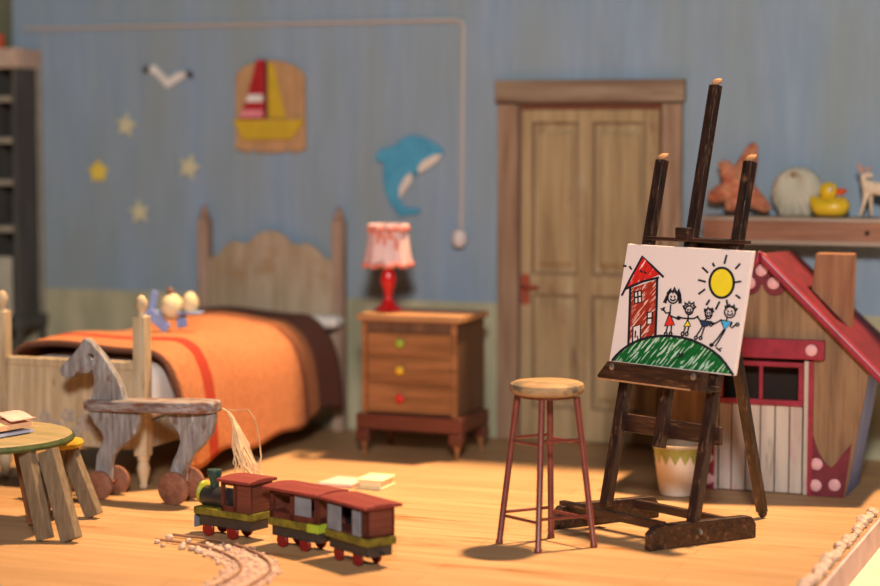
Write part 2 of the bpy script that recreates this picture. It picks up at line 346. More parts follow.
# the room door: leaf, frame, latch
dr = thing('door_1', 'old panelled wooden door in a worn frame between chest and easel', 'door', (.56, 0, 0)); dr['kind'] = 'structure'
fr = MB(); fr.box(-.005, .125, -.05, 0, 0, 2.01); fr.box(1.0, 1.12, -.05, 0, 0, 2.01); fr.build('door_frame', M['frame'], dr, bevel=.008)
MB().box(-.02, 1.135, -.06, 0, 2.02, 2.15).build('door_head', M['frame_x'], dr, bevel=.008)
MB().box(.126, .999, -.006, 0, 0, 2.009).build('door_reveal', M['gap'], dr)
lf = MB()
for a, b in ((.14, .205), (.498, .58), (.905, .985)): lf.box(a, b, -.035, -.006, .01, 1.975)
for a, b in ((.205, .498), (.58, .905)):
    for z0, z1 in ((.01, .2), (.885, 1.0), (1.905, 1.975)): lf.box(a, b, -.035, -.006, z0, z1)
lf.build('door_leaf', M['door'], dr, bevel=.004)
for k, (a, b) in enumerate(((.205, .498), (.58, .905))):
    for z0, z1 in ((.2, .885), (1.0, 1.905)):
        p = MB(); p.box(a, b, -.012, -.006, z0, z1)
        i = .04; y0, y1 = -.012, -.034
        p.hexa([(a+i, y0, z0+i), (b-i, y0, z0+i), (b-i, y1, z0+2*i), (a+i, y1, z0+2*i), (a+i, y0, z1-i), (b-i, y0, z1-i), (b-i, y1, z1-2*i), (a+i, y1, z1-2*i)])
        dp_ = p.build('door_panel', M['door'], dr, bevel=.003); w_ = .014
        ml = MB(); ml.box(a, a+w_, -.030, -.012, z0, z1); ml.box(b-w_, b, -.030, -.012, z0, z1); ml.box(a+w_, b-w_, -.030, -.012, z0, z0+w_); ml.box(a+w_, b-w_, -.030, -.012, z1-w_, z1)
        ml.build('panel_moulding', M['mould'], dp_)
pl = MB().box(.14, .2, -.042, -.035, .82, 1.0).build('latch_plate', M['rust'], dr, bevel=.003)
MB().tube([(.16, -.04, .93), (.16, -.075, .93), (.2, -.08, .93), (.265, -.08, .925)], .011).build('door_handle', M['rust'], pl)

# cable along the wall with its drop and plug
cb = thing('wall_cable', 'thin cream cable running along the blue wall and dropping beside the dolphin', 'cable', (-.25, -.014, 1.2))
MB().tube([(-3.3, -.014, 2.513), (-1.8, -.014, 2.513), (-.275, -.014, 2.513), (-.243, -.014, 2.50), (-.233, -.014, 2.46), (-.238, -.014, 1.9), (-.247, -.014, 1.24)], .0115).build('cable', M['cable'], cb, smooth=True)
MB().lathe([(.012, .06), (.03, .055), (.045, .03), (.047, -.02), (.03, -.045), (.008, -.05)], (-.247, -.046, 1.2), 14).build('cable_switch', M['plug'], cb, smooth=True)

# wall decorations
def star_pts(cx, cz, R, r, y, rot=0, n=5):
    return [(cx+(R if i % 2 == 0 else r)*math.sin(rot+math.pi*i/n), y, cz+(R if i % 2 == 0 else r)*math.cos(rot+math.pi*i/n)) for i in range(2*n)]
proto = MB().prism(star_pts(0, 0, .088, .04, 0), (0, -.018, 0)).build('wall_star', M['star'], bevel=.006, origin=(0, 0, 0))
def cstar(o, x, z, rot, s, label):
    o.location = (x, -.0015, z); o.rotation_euler = (0, rot, 0); o.scale = (s, 1, s)
    tag(o, label, 'star', 'painted stars on the wall')
cstar(proto, -2.552, 1.885, .15, 1, 'cream star just below the flying gull on the wall')
o = proto.copy(); C.objects.link(o); cstar(o, -2.097, 1.62, .3, 1.05, 'cream star high on the wall, nearest the sailboat plaque')
o = proto.copy(); C.objects.link(o); cstar(o, -2.463, 1.328, -.1, 1.0, 'cream star lowest on the wall, left of the headboard')
ys = MB().prism(star_pts(0, 0, .078, .052, 0), (0, -.018, 0)).build('wall_star', M['ystar'], bevel=.008, origin=(0, 0, 0))
cstar(ys, -2.763, 1.585, 0, 1, 'bright yellow star, the only yellow one of the wall stars')

g = thing('wall_gull', 'flat white gull with dark wing tips flying on the blue wall', 'bird ornament', (-2.25, -.001, 2.13))
gp = [(-2.37, 2.262), (-2.335, 2.268), (-2.28, 2.215), (-2.235, 2.18), (-2.18, 2.215), (-2.12, 2.228), (-2.105, 2.20), (-2.16, 2.165), (-2.21, 2.14), (-2.245, 2.118), (-2.27, 2.14), (-2.33, 2.20), (-2.375, 2.222)]
MB().prism([(x, -.001, z) for x, z in gp], (0, -.022, 0)).build('gull_body', M['white'], g, bevel=.006)
MB().prism([(-2.37, -.001, 2.26), (-2.376, -.001, 2.224), (-2.41, -.001, 2.215), (-2.428, -.001, 2.236), (-2.41, -.001, 2.258)], (0, -.02, 0)).build('wing_tip', M['black'], g, bevel=.004)
MB().prism([(-2.118, -.001, 2.227), (-2.104, -.001, 2.2), (-2.078, -.001, 2.178), (-2.062, -.001, 2.195), (-2.075, -.001, 2.225)], (0, -.02, 0)).build('wing_tip', M['black'], g, bevel=.004)

b = thing('sailboat_plaque', 'wooden plaque with a red and yellow sailboat relief hung on the wall', 'plaque', (-1.52, -.001, 1.72))
MB().prism([(x, -.001, z) for x, z in [(-1.76, 1.735), (-1.755, 2.2), (-1.70, 2.25), (-1.60, 2.285), (-1.52, 2.292), (-1.44, 2.285), (-1.34, 2.25), (-1.28, 2.2), (-1.275, 1.735), (-1.36, 1.715), (-1.40, 1.73), (-1.44, 1.715), (-1.60, 1.715), (-1.63, 1.735), (-1.67, 1.715)]], (0, -.03, 0)).build('plaque_board', M['plaque'], b, bevel=.006)
def bp(name, pts, m, d=.018, y=-.031): return MB().prism([(x, y, z) for x, z in pts], (0, -d, 0)).build(name, m, b, bevel=.004)
bp('mast', [(-1.545, 1.93), (-1.527, 1.93), (-1.527, 2.285), (-1.545, 2.285)], M['maroon'])
sail = bp('sail', [(-1.60, 2.29), (-1.548, 2.295), (-1.548, 1.925), (-1.72, 1.925), (-1.66, 2.08)], M['red'])
sail['label'] = 'red sail with two pale stripes'
for a, c, z0, z1, mm in ((-1.672, -.0, 2.03, 2.075, 'white'), (-1.712, 0, 1.935, 1.98, 'pink')):
    MB().prism([(a, -.05, z0), (-1.553, -.05, z0), (-1.553, -.05, z1), (a+.018, -.05, z1)], (0, -.004, 0)).build('sail_stripe', M[mm], sail)
bp('sail', [(-1.52, 2.28), (-1.48, 2.26), (-1.40, 1.93), (-1.52, 1.93)], M['mustard'])['label'] = 'mustard yellow sail'
bp('hull', [(-1.765, 1.92), (-1.275, 1.92), (-1.30, 1.875), (-1.36, 1.80), (-1.69, 1.79), (-1.73, 1.86)], M['mustard'], .026)

d = thing('wall_dolphin', 'flat blue leaping dolphin with a cream belly fixed above the pink lamp', 'dolphin ornament', (-.58, -.001, 1.32))
W_ = lambda px, py: ((px-414)*.00591-.575, 1.70-(py-155)*.00592)
dp = [(451, 152), (446, 146), (438, 141), (426, 136), (414, 134), (404, 138), (396, 145), (388, 147), (380, 149), (374, 156), (376, 161), (384, 163), (383, 175), (385, 190), (390, 203), (398, 213), (403, 218), (408, 217), (424, 214), (425, 209), (414, 209), (405, 207), (402, 200), (403, 190), (410, 178), (418, 172), (419, 177), (424, 170), (432, 166), (444, 158)]
MB().prism([(*W_(*q)[:1], -.001, W_(*q)[1]) for q in dp], (0, -.026, 0)).build('dolphin_body', M['dolphin'], d, bevel=.008)
for bl in ([(450, 153), (440, 154), (428, 160), (423, 167), (424, 173), (434, 168), (445, 160)], [(416, 172), (409, 176), (402, 188), (402, 200), (408, 192), (416, 182)]):
    MB().prism([(W_(*q)[0], -.027, W_(*q)[1]) for q in bl], (0, -.006, 0)).build('belly_patch', M['belly'], d, bevel=.002)
MB().ball((W_(434, 148)[0], -.03, W_(434, 148)[1]), (.007, .004, .007), 8).build('eye', M['ink'], d)

# ------------------------------------------------------------------ tall cabinet at the left
cx = thing('tall_cabinet', 'tall dark open shelf cabinet with a cream lower front in the far corner', 'cabinet', (-3.3, -.17, 0))
fr = MB(); fr.box(-3.215, -3.185, -.31, -.005, .62, 2.25); fr.build('side_panel', M['cab'], cx, bevel=.004)
MB().box(-3.398, -3.36, -.31, -.005, .62, 2.25).build('side_panel', M['cab'], cx, bevel=.004)
MB().box(-3.205, -3.178, -.06, -.004, .62, 2.29).build('corner_stile', M['cab_l'], cx, bevel=.004)
MB().box(-3.36, -3.215, -.02, -.005, .62, 2.25).build('back_panel', M['hdark'], cx)
MB().box(-3.4, -3.175, -.335, -.005, 2.25, 2.375).build('cornice', M['cab_t'], cx, bevel=.006)
for z in (2.035, 1.77, 1.5, 1.2): MB().box(-3.36, -3.215, -.32, -.02, z, z+.035).build('shelf_board', M['cab_l'], cx, bevel=.003)
MB().box(-3.4, -3.216, -.345, -.322, .66, 1.04).build('lower_front', M['cab_p'], cx, bevel=.006)
MB().box(-3.41, -3.155, -.33, -.005, .57, .655).build('base_moulding', M['cab'], cx, bevel=.01)
for x, y in ((-3.385, -.3), (-3.19, -.3), (-3.385, -.03), (-3.19, -.03)): MB().bar((x, y, 0), (x, y, .575), .04, .04, (1, 0, 0)).build('leg', M['cab'], cx)
tag(MB().box(-3.39, -3.345, -.25, -.17, 2.376, 2.47).build('storage_box', M['oranged'], bevel=.01), 'small orange red box on top of the tall dark cabinet', 'box')

# ------------------------------------------------------------------ bed
bd = thing('wooden_bed', 'cream distressed wooden bed with arched headboard and turned foot posts', 'bed', (-1.6, -1.2, 0))
def bedpost(x, y, top, m, r=.036, foot=True):
    p = MB(); zb = .17 if foot else 0
    p.box(x-r, x+r, y-r, y+r, zb, top-.11)
    if foot: p.lathe([(.018, 0), (.026, .006), (.02, .025), (.03, .07), (.036, .105), (.026, .14), (.034, .155), (.034, .172)], (x, y, 0), 16)
    p.lathe([(.034, top-.112), (.02, top-.10), (.018, top-.09), (.030, top-.072), (.034, top-.05), (.031, top-.028), (.018, top-.008), (.004, top)], (x, y, 0), 16)
    return p.build('bed_post', m, bd, bevel=.005, smooth=True)
bedpost(-1.165, -2.27, 1.01, M['bed']); bedpost(-2.01, -2.27, 1.01, M['bed'])
for x in (-1.95, -1.022): 
    p = MB(); r = .037; p.box(x-r, x+r, -.12, -.05, 0, 1.30)
    p.lathe([(.034, 1.29), (.022, 1.30), (.034, 1.32), (.03, 1.34), (.016, 1.36), (.02, 1.372), (.003, 1.385)], (x, -.085, 0), 14); p.build('bed_post', M['hpost'], bd, bevel=.006, smooth=True)
fb = MB().box(-1.975, -1.20, -2.29, -2.25, .2, .645).build('footboard', M['bed'], bd, bevel=.006)
MB().box(-1.975, -1.20, -2.297, -2.243, .615, .66).build('footboard_rail', M['bed'], bd, bevel=.008)
fl = MB()
for (x, z, r) in ((-1.74, .345, .035), (-1.60, .36, .04), (-1.50, .33, .045), (-1.66, .30, .03), (-1.42, .31, .05), (-1.55, .28, .03)):
    for k in range(5):
        a = k*1.257+x*9; c = Vector((x+r*.6*math.cos(a), -2.292, z+r*.6*math.sin(a)))
        fl.ball(c, (r*.5, .004, r*.5), 8)
fl.build('painted_flowers', mat('faded_grey_flower', (.30, .26, .22, 1), (.42, .34, .28, 1), (20, 20, 20), .8), fb)
hp = [(-1.915, .3), (-1.915, 1.05), (-1.85, 1.075), (-1.80, 1.135), (-1.74, 1.165), (-1.68, 1.145), (-1.64, 1.155), (-1.57, 1.215), (-1.49, 1.235), (-1.41, 1.215), (-1.34, 1.155), (-1.30, 1.145), (-1.24, 1.16), (-1.18, 1.13), (-1.12, 1.075), (-1.057, 1.045), (-1.057, .3)]
MB().prism([(x, -.10, z) for x, z in hp], (0, .03, 0)).build('headboard', M['headboard'], bd, bevel=.006)
MB().box(-1.20, -1.165, -2.235, -.12, .2, .34).build('side_rail', M['bed'], bd, bevel=.005)
MB().box(-2.01, -1.975, -2.235, -.12, .2, .34).build('side_rail', M['bed'], bd, bevel=.005)
mt = MB().box(-1.96, -1.12, -2.235, -.13, .345, .645).build('mattress', M['sheet'], bd, bevel=.09, seg=6, smooth='full')
# pillow
pw = MB().box(-1.90, -.965, -.265, -.115, .648, .722)
pw = pw.build('pillow', M['sheet'], bevel=.035, seg=5, smooth='full'); tag(pw, 'white pillow peeping out beside the blanket at the headboard', 'pillow')
# blanket: grid draped over the bed
bk = MB(); nx, ny = 60, 70; y0, y1 = -2.19, -.275; grid = []
rnd = random.Random(3)
for j in range(ny+1):
    t = j/ny; y = y0+(y1-y0)*t; row = []
    toph = .69+.018*math.sin(t*9)*math.sin(t*3.1)+.02*max(0, (t-.62)/.38)
    hang = .54-.20*t+.02*math.sin(t*20)
    hangl = .35
    w0, w1 = -1.99, -1.06
    total = hangl+(w1-w0)+hang+.06*t*2
    for i in range(nx+1):
        s = i/nx*total
        if s < hangl: x, z = w0-.02*math.sin((hangl-s)*5), toph-.05-(hangl-s)
        elif s < hangl+(w1-w0):
            q = (s-hangl)/(w1-w0); x = w0+q*(w1-w0)
            z = toph+.028*math.sin(q*math.pi)+.012*math.sin(q*7+t*6)
            z -= .06*(max(0, (q-.87)/.13)**2)+.05*(max(0, (.1-q)/.1)**2)
        else:
            h = s-hangl-(w1-w0); x = w1+(.055+.05*t)*(1-math.exp(-h*9))+.02*h*math.sin(t*11+1)+.06*h*(.4+.7*t); z = toph-.06-h
        yy = y+(.05*math.sin(h*5) if s > hangl+(w1-w0) and t < .05 else 0)
        row.append(bk.bm.verts.new((x, yy, max(z, .03))))
    grid.append(row)
for j in range(ny):
    for i in range(nx): bk.face([grid[j][i], grid[j][i+1], grid[j+1][i+1], grid[j+1][i]])
edge = [v.co.copy() for v in grid[0]]
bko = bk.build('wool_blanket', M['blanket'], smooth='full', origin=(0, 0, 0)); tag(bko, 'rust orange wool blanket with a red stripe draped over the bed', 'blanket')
sm = bko.modifiers.new('t', 'SOLIDIFY'); sm.thickness = .022; sm.offset = 1
fg = MB(); pts = [p+Vector((0, -.012, .008)) for p in edge]
for i in range(len(pts)-1):
    for k in range(2):
        a = pts[i].lerp(pts[i+1], k/2); fg.ball(a, (.012, .024, .018), 6)
fg.build('blanket_binding', M['fringe'], bko, smooth=True)

# toy aeroplane on the blanket
ap = thing('toy_aeroplane', 'small blue and cream toy aeroplane sitting on the orange blanket', 'toy plane', (-1.40, -1.52, .752), math.radians(10)); ap.scale = (1.15, 1.15, 1.15)
MB().ball((0, 0, .11), (.055, .07, .065)).build('fuselage', M['toycream'], ap, smooth=True, world=False)
MB().ball((.09, .01, .125), (.038, .05, .058)).build('cockpit_hump', M['toycream'], ap, smooth=True, world=False)
MB().ball((-.005, -.01, .185), (.017, .017, .02), 10).build('pilot_head', M['tbrown'], ap, smooth=True, world=False)
for s in (-1, 1): MB().box(*( (-.16, 0) if s < 0 else (0, .15)), -.045, .045, .078, .088).build('wing', M['tblue'], ap, bevel=.004, world=False)
MB().bar((-.11, 0, .045), (-.085, 0, .185), .035, .014, (1, 0, 0)).build('tail_fin', M['tblue'], ap, bevel=.004, world=False)
MB().bar((-.10, -.02, .09), (-.15, -.05, .008), .04, .014, (1, 0, 0)).build('tail_plane', M['tblue'], ap, bevel=.004, world=False)
for x0, x1, y in ((-.10, .005, -.06), (.03, .045, .04)):
    MB().bar((x0, y, .09), (x1, y-.02, .008), .05, .016, (1, 0, .4)).build('landing_leg', M['tblue'], ap, bevel=.004, world=False)

# ------------------------------------------------------------------ chest of drawers and lamp
ns = thing('chest_of_drawers', 'small brown three drawer chest with coloured knobs beside the bed', 'chest of drawers', (-.24, -.64, 0))
X0, X1, Y0, Y1 = -.535, .048, -.86, -.42
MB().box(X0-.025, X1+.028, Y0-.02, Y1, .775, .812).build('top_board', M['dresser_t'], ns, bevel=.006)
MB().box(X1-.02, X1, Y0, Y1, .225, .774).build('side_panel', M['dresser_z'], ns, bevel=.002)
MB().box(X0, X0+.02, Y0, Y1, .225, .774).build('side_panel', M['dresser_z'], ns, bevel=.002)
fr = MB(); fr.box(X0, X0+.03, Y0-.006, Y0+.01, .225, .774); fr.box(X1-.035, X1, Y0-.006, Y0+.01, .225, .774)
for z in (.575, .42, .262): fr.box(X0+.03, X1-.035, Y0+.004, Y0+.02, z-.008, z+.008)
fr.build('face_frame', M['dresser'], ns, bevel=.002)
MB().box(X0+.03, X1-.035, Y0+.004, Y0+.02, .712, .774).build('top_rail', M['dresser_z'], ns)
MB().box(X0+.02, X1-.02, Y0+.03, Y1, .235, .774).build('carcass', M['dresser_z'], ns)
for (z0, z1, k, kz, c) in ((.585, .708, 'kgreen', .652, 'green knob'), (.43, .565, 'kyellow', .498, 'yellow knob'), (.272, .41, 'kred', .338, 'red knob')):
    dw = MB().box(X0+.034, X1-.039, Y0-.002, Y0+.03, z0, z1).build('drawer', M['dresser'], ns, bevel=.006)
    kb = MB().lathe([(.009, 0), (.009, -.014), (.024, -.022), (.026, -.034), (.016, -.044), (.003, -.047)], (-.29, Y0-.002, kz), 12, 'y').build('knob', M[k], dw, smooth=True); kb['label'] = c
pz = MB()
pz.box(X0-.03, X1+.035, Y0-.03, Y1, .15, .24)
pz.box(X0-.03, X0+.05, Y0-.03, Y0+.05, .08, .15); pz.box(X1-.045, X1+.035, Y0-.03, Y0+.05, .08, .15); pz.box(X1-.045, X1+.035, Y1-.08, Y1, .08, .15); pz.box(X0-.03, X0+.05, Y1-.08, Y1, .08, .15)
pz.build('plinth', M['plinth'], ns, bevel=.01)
for x, y in ((X0+.01, Y0+.01), (X1-.005, Y0+.01), (X0+.01, Y1-.04), (X1-.005, Y1-.04)):
    MB().lathe([(.014, 0), (.018, .01), (.012, .03), (.022, .06), (.024, .081)], (x, y, 0), 12).build('foot', M['dresser'], ns, smooth=True)
lm = thing('table_lamp', 'red table lamp with a frilly pink shade on the chest of drawers', 'lamp', (-.475, -.64, .812))
LX, LY = -.462, -.64
MB().lathe([(.082, .812), (.085, .82), (.07, .832), (.045, .85), (.03, .875), (.022, .90), (.03, .93), (.043, .965), (.046, 1.0), (.036, 1.04), (.024, 1.07), (.018, 1.10), (.012, 1.14)], (LX, LY, 0), 20).build('lamp_base', M['lampred'], lm, smooth=True)
sh = MB(); rr = []
for h, r, am in ((1.075, .136, .010), (1.09, .133, .008), (1.14, .125, .004), (1.2, .116, .002), (1.26, .108, .003), (1.295, .104, .006), (1.315, .110, .009)):
    rr.append([sh.bm.verts.new((LX+(r+am*math.sin(k*9*2*math.pi/72))*math.cos(k*2*math.pi/72), LY+(r+am*math.sin(k*9*2*math.pi/72))*math.sin(k*2*math.pi/72), h)) for k in range(72)])
for a, b2 in zip(rr, rr[1:]):
    for k in range(72): sh.face([a[k], a[(k+1) % 72], b2[(k+1) % 72], b2[k]])
so = sh.build('lamp_shade', M['shade'], lm, smooth='full'); q = so.modifiers.new('t', 'SOLIDIFY'); q.thickness = .006
for z, r in ((1.082, .139), (1.287, .111)):
    tr = MB()
    for k in range(30):
        a = k*2*math.pi/30; tr.ball((LX+r*math.cos(a), LY+r*math.sin(a), z+(.006*math.sin(k*2))), (.018, .018, .017), 8)
    tr.build('shade_frill', M['shade_trim'], so, smooth=True)
bw = MB()
for dx, dz, rx, rz in ((-.03, 1.255, .026, .02), (.02, 1.25, .028, .022), (-.045, 1.225, .012, .03), (-.005, 1.215, .012, .035), (.05, 1.2, .02, .045), (-.075, 1.275, .018, .02)):
    t_ = -1.3; bw.ball((LX+dx*1.0+.03, LY-math.sqrt(max(.118**2-(dx+.03)**2, .0001)), dz), (rx, .008, rz), 8)
bw.build('shade_bow', M['shade_trim'], so, smooth=True)

# ------------------------------------------------------------------ toy horse on wheels
hs = thing('wooden_pull_horse', 'weathered grey wooden toy horse on wheels with a straw tail', 'toy horse', (-1.0, -2.55, 0))
YC = -2.55; 
def hprism(name, pts, y0, y1, m, bev=.008): return MB().prism([(x, y0, z) for x, z in pts], (0, y1-y0, 0)).build(name, m, hs, bevel=bev)
# the head, with an eye hole cut right through (outline bridged into the hole)
HP = lambda px, py: (-1.279+(px-90)*.00575, .499+(400-py)*.00507+(px-90)*.0003)
head = [HP(*q) for q in [(87.5, 402), (88.7, 395), (91.5, 385), (91, 374.5), (89.2, 369.6), (85.5, 373.6), (79.6, 374.6), (74, 372.6), (70.8, 377), (63, 378.7), (58, 375.5), (56, 369.6), (59.5, 365), (70.8, 354), (77.5, 345), (80.0, 340), (83.5, 338.7), (88, 342), (93.6, 348.5), (100, 356), (106.5, 366), (113, 377), (118, 388), (121.5, 402)]]
eye = [(-1.292+.023*math.cos(a*math.pi/5+1.75*math.pi), .712+.02*math.sin(a*math.pi/5+1.75*math.pi)) for a in range(11)]
hb_ = MB(); n = len(head)
def ring2(y): return [hb_.bm.verts.new((x, y, z)) for x, z in head], [hb_.bm.verts.new((x, y, z)) for x, z in eye[:10]]
ho, hi_ = ring2(YC-.026); bo, bi = ring2(YC+.026)
for a, b2 in ((ho, bo), (hi_, bi)):
    for k in range(len(a)): hb_.face([a[k], a[(k+1) % len(a)], b2[(k+1) % len(a)], b2[k]])
for o_, i_ in ((ho, hi_), (bo, bi)):
    es = []
    for L_ in (o_, i_):
        for k in range(len(L_)):
            e = hb_.bm.edges.get((L_[k], L_[(k+1) % len(L_)]))
            if e: es.append(e)
    bmesh.ops.triangle_fill(hb_.bm, use_beauty=True, edges=es)
hb_.build('horse_head', M['horse'], hs, bevel=.006)
seat = [(-1.335, .06), (-1.33, -.06)]
def oval(n=40):
    P_ = []
    for k in range(n):
        a = 2*math.pi*k/n; x = math.cos(a)*.405; w = .062+.042*(1/(1+math.exp(-(x-.05)*14))); 
        P_.append((-.958+math.copysign(abs(math.cos(a))**.8, math.cos(a))*.385, YC+math.copysign(abs(math.sin(a))**.6, math.sin(a))*w))
    return P_
MB().prism([(x, y, .438+.03*((x+1.3)/.8)) for x, y in oval()], (0, 0, .06)).build('horse_seat', M['horse_x'], hs, bevel=.02, seg=3)
front = [(-1.31, .44), (-1.30, .415), (-1.275, .375), (-1.235, .335), (-1.222, .30), (-1.24, .265), (-1.262, .22), (-1.272, .16), (-1.272, .085), (-1.19, .085), (-1.188, .15), (-1.175, .205), (-1.14, .25), (-1.09, .285), (-1.04, .335), (-1.022, .39), (-1.015, .445)]
rear = [(-.87, .455), (-.855, .43), (-.825, .39), (-.79, .35), (-.783, .31), (-.80, .26), (-.825, .215), (-.842, .16), (-.845, .09), (-.765, .09), (-.76, .15), (-.74, .20), (-.71, .25), (-.655, .30), (-.61, .36), (-.595, .42), (-.592, .462)]
hprism('foreleg', front, YC-.025, YC+.025, M['horse']); hprism('hind_leg', rear, YC-.025, YC+.025, M['horse'])
for x, r in ((-1.211, .073), (-.788, .083)):
    for y in (YC-.085, YC+.085):
        MB().lathe([(r-.005, -.013), (r, -.009), (r, .009), (r-.005, .013)], (x, y, r+.001), 28, 'y').build('wheel', M['wheel'], hs, smooth=True)
    MB().tube([(x, YC-.08, r), (x, YC+.08, r)], .009).build('axle', M['wheel'], hs)
tl = MB(); rt = random.Random(5)
for k in range(30):
    dx = rt.uniform(-.02, .085); dy = rt.uniform(-.05, .05); zz = rt.uniform(.13, .2); wv_ = rt.uniform(-.02, .02)
    tl.tube([(-.585, YC, .485), (-.555, YC, .487), (-.525, YC+dy*.1, .475), (-.50+rt.uniform(-.006, .006), YC+dy*.2, .44), (-.485+dx*.15, YC+dy*.4, .395), (-.475+dx*.5+wv_*.6, YC+dy*.7, .31), (-.465+dx*.8-wv_, YC+dy*.9, .22), (-.45+dx*1.0+wv_, YC+dy, zz)], .0033, 5)
for e in ((-.345, .16), (-.36, .2)):
    tl.tube([(-.53, YC, .482), (-.46, YC, .480), (-.41, YC-.01, .49), (-.375, YC-.01, .45), (-.345, YC-.02, .35), (-.335, YC-.02, .26), (e[0], YC-.02, e[1])], .0035, 5)
tag(tl.build('straw_tail', M['straw'], hs), 'long straw tail')

# ------------------------------------------------------------------ green table and what stands by it
tb = thing('round_table', 'low round green rimmed table with splayed plank legs at the left edge', 'table', (-1.28, -3.40, 0))
TC = (-1.36, -3.45)
MB().lathe([(.40, .405), (.432, .412), (.44, .425), (.435, .438), (.0, .44)], (*TC, 0), 48).build('table_rim', M['tgreen'], tb, smooth=True)
MB().lathe([(.40, .4402), (.425, .4405), (.42, .445), (.0, .447)], (*TC, 0), 48).build('tabletop', M['ttop'], tb, smooth=True)
for a, b2, w, dd, m in (((-.935, -3.54, .405), (-.785, -3.59, .012), .095, .05, 'tleg'), ((-1.01, -3.60, .405), (-.905, -3.62, .012), .07, .05, 'tleg'), ((-1.24, -3.31, .405), (-1.14, -3.33, .012), .06, .05, 'tleg2'), ((-1.60, -3.66, .405), (-1.76, -3.75, .012), .09, .05, 'tleg'), ((-1.5, -3.25, .405), (-1.66, -3.15, .012), .09, .05, 'tleg')):
    MB().bar(a, b2, w, dd, (1, -.15, 0)).build('leg', M[m], tb, bevel=.004)
ys_ = thing('yellow_stool', 'small stool with a yellow seat mostly hidden behind the green table', 'stool', (-1.16, -3.04, 0))
MB().lathe([(.09, .335), (.112, .345), (.115, .36), (.108, .372), (0, .376)], (-1.165, -3.07, 0), 28).build('seat', M['yellow'], ys_, smooth=True)
for a, b2 in (((-1.13, -3.06, .34), (-.985, -3.06, .012)), ((-1.17, -3.0, .34), (-1.24, -2.95, .012)), ((-1.16, -3.1, .34), (-1.22, -3.18, .012))):
    MB().bar(a, b2, .085, .045, (1, -.15, 0)).build('leg', M['tleg'], ys_, bevel=.003)
bkk = thing('open_picture_book', 'open picture book with peach pages lying on the green table', 'book', (-1.38, -3.42, .448), math.radians(-12))
def leaf(x0, x1, zb, h, th, m, name, y0=-.13, y1=.13, flip=1):
    q = MB(); N_ = 12; top = []; bot = []
    for i in range(N_+1):
        t = i/N_; x = x0+(x1-x0)*t; z = zb+h*math.sin(math.pi*min(t, .9))*.8+h*.15*t
        top.append((x, z+th)); bot.append((x, z))
    prof = top+bot[::-1]
    return q.prism([(x, y0, z) for x, z in prof], (0, y1-y0, 0)).build(name, m, bkk, world=False)
leaf(-.24, -.002, .004, .0, .012, M['pageb'], 'cover'); leaf(.002, .22, .004, .0, .012, M['pageb'], 'cover')
leaf(-.235, -.002, .017, .028, .02, M['page'], 'page_block'); leaf(.002, .215, .017, .03, .024, M['page'], 'page_block')
leaf(.0, .235, .05, .05, .004, M['pinkpage'], 'lifted_page', -.02, .13)

# ------------------------------------------------------------------ train
def vehicle(name, label, cat, loc, rz):
    return thing(name, label, cat, loc, rz, None)
def wheels(root, xs, r, hw):
    for x in xs:
        for s in (-1, 1):
            MB().lathe([(r-.003, -.008*1), (r, -.005), (r, .005), (r-.003, .008)], (x, s*hw, r+.001), 18, 'y').build('wheel', M['twheel'], root, smooth=True, world=False)
def carriage(loc, rz, name, label, kind, Lh=.165):
    t = thing(name, label, 'toy train', loc, rz, 'red toy train'); hw = .078
    wheels(t, (-.095, .05), .033, .048)
    MB().box(-.15, .15, -.062, .062, .052, .10).build('chassis', M['tblack'], t, bevel=.004, world=False)
    for x in (-.165, .165): MB().tube([(x-.02, 0, .07), (x+.02, 0, .07)], .007).build('coupling', M['tblack'], t, world=False)
    MB().box(-Lh+.005, Lh-.005, -hw, hw, .10, .135).build('sill', M['tyel'], t, bevel=.004, world=False)
    if kind == 'coach':
        MB().box(Lh-.075, Lh-.004, -hw-.002, hw+.002, .098, .137).build('sill_end', M['tgreen2'], t, bevel=.004, world=False)
    body = MB(); z0, z1 = .135, .262
    body.box(-Lh+.012, Lh-.012, -hw+.006, hw-.006, z0, z0+.012 if kind == 'van' else z0+.03)
    # corner posts
    for x in (-Lh+.012, Lh-.05 if kind == 'van' else Lh-.03):
        for y in (-hw+.006, hw-.02): body.box(x, x+(.038 if kind == 'van' and x > 0 else .022), y, y+.014, z0, z1)
    if kind == 'coach':
        for x in (-.02,):
            for y in (-hw+.006, hw-.02): body.box(x, x+.02, y, y+.014, z0, z1)
        body.box(-Lh+.012, Lh-.012, -hw+.006, hw-.006, z1-.018, z1)
    body.build('carriage_body', M['tred'], t, world=False)
    for x0, x1 in ((-Lh+.012, -Lh+.02), (Lh-.02, Lh-.012)):
        MB().box(x0, x1, -hw+.006, hw-.006, z0, z1).build('end_wall', M['tslat'], t, world=False)
    if kind == 'van':
        for s in (-1, 1):
            for x0, x1 in ((-Lh+.03, -.035), (.055, Lh-.05)): MB().box(x0, x1, s*hw-.004, s*hw+.004, z0+.005, z1-.012).build('sliding_door', M['tgrey'], t, bevel=.002, world=False)
        MB().box(-Lh+.02, Lh-.02, .02, .03, z0, z1).build('inner_partition', M['tblack'], t, world=False)
    else:
        for s in (-1, 1): MB().box(.01, Lh-.055, s*(hw-.008)-.003, s*(hw-.008)+.003, z0+.03, z1-.012).build('window_panel', M['tgrey'], t, world=False)
        MB().box(-.10, -.05, -.02, .02, z0, z0+.06).build('seat_block', M['tslat'], t, world=False)
    rf = MB(); prof = [(-hw-.022, z1), (-hw-.022, z1+.014), (-hw*.5, z1+.021), (0, z1+.023), (hw*.5, z1+.021), (hw+.022, z1+.014), (hw+.022, z1)]
    rf.prism([(-Lh-.012, y, z) for y, z in prof], (2*Lh+.024, 0, 0)).build('roof', M['troof'], t, bevel=.004, world=False)
    return t
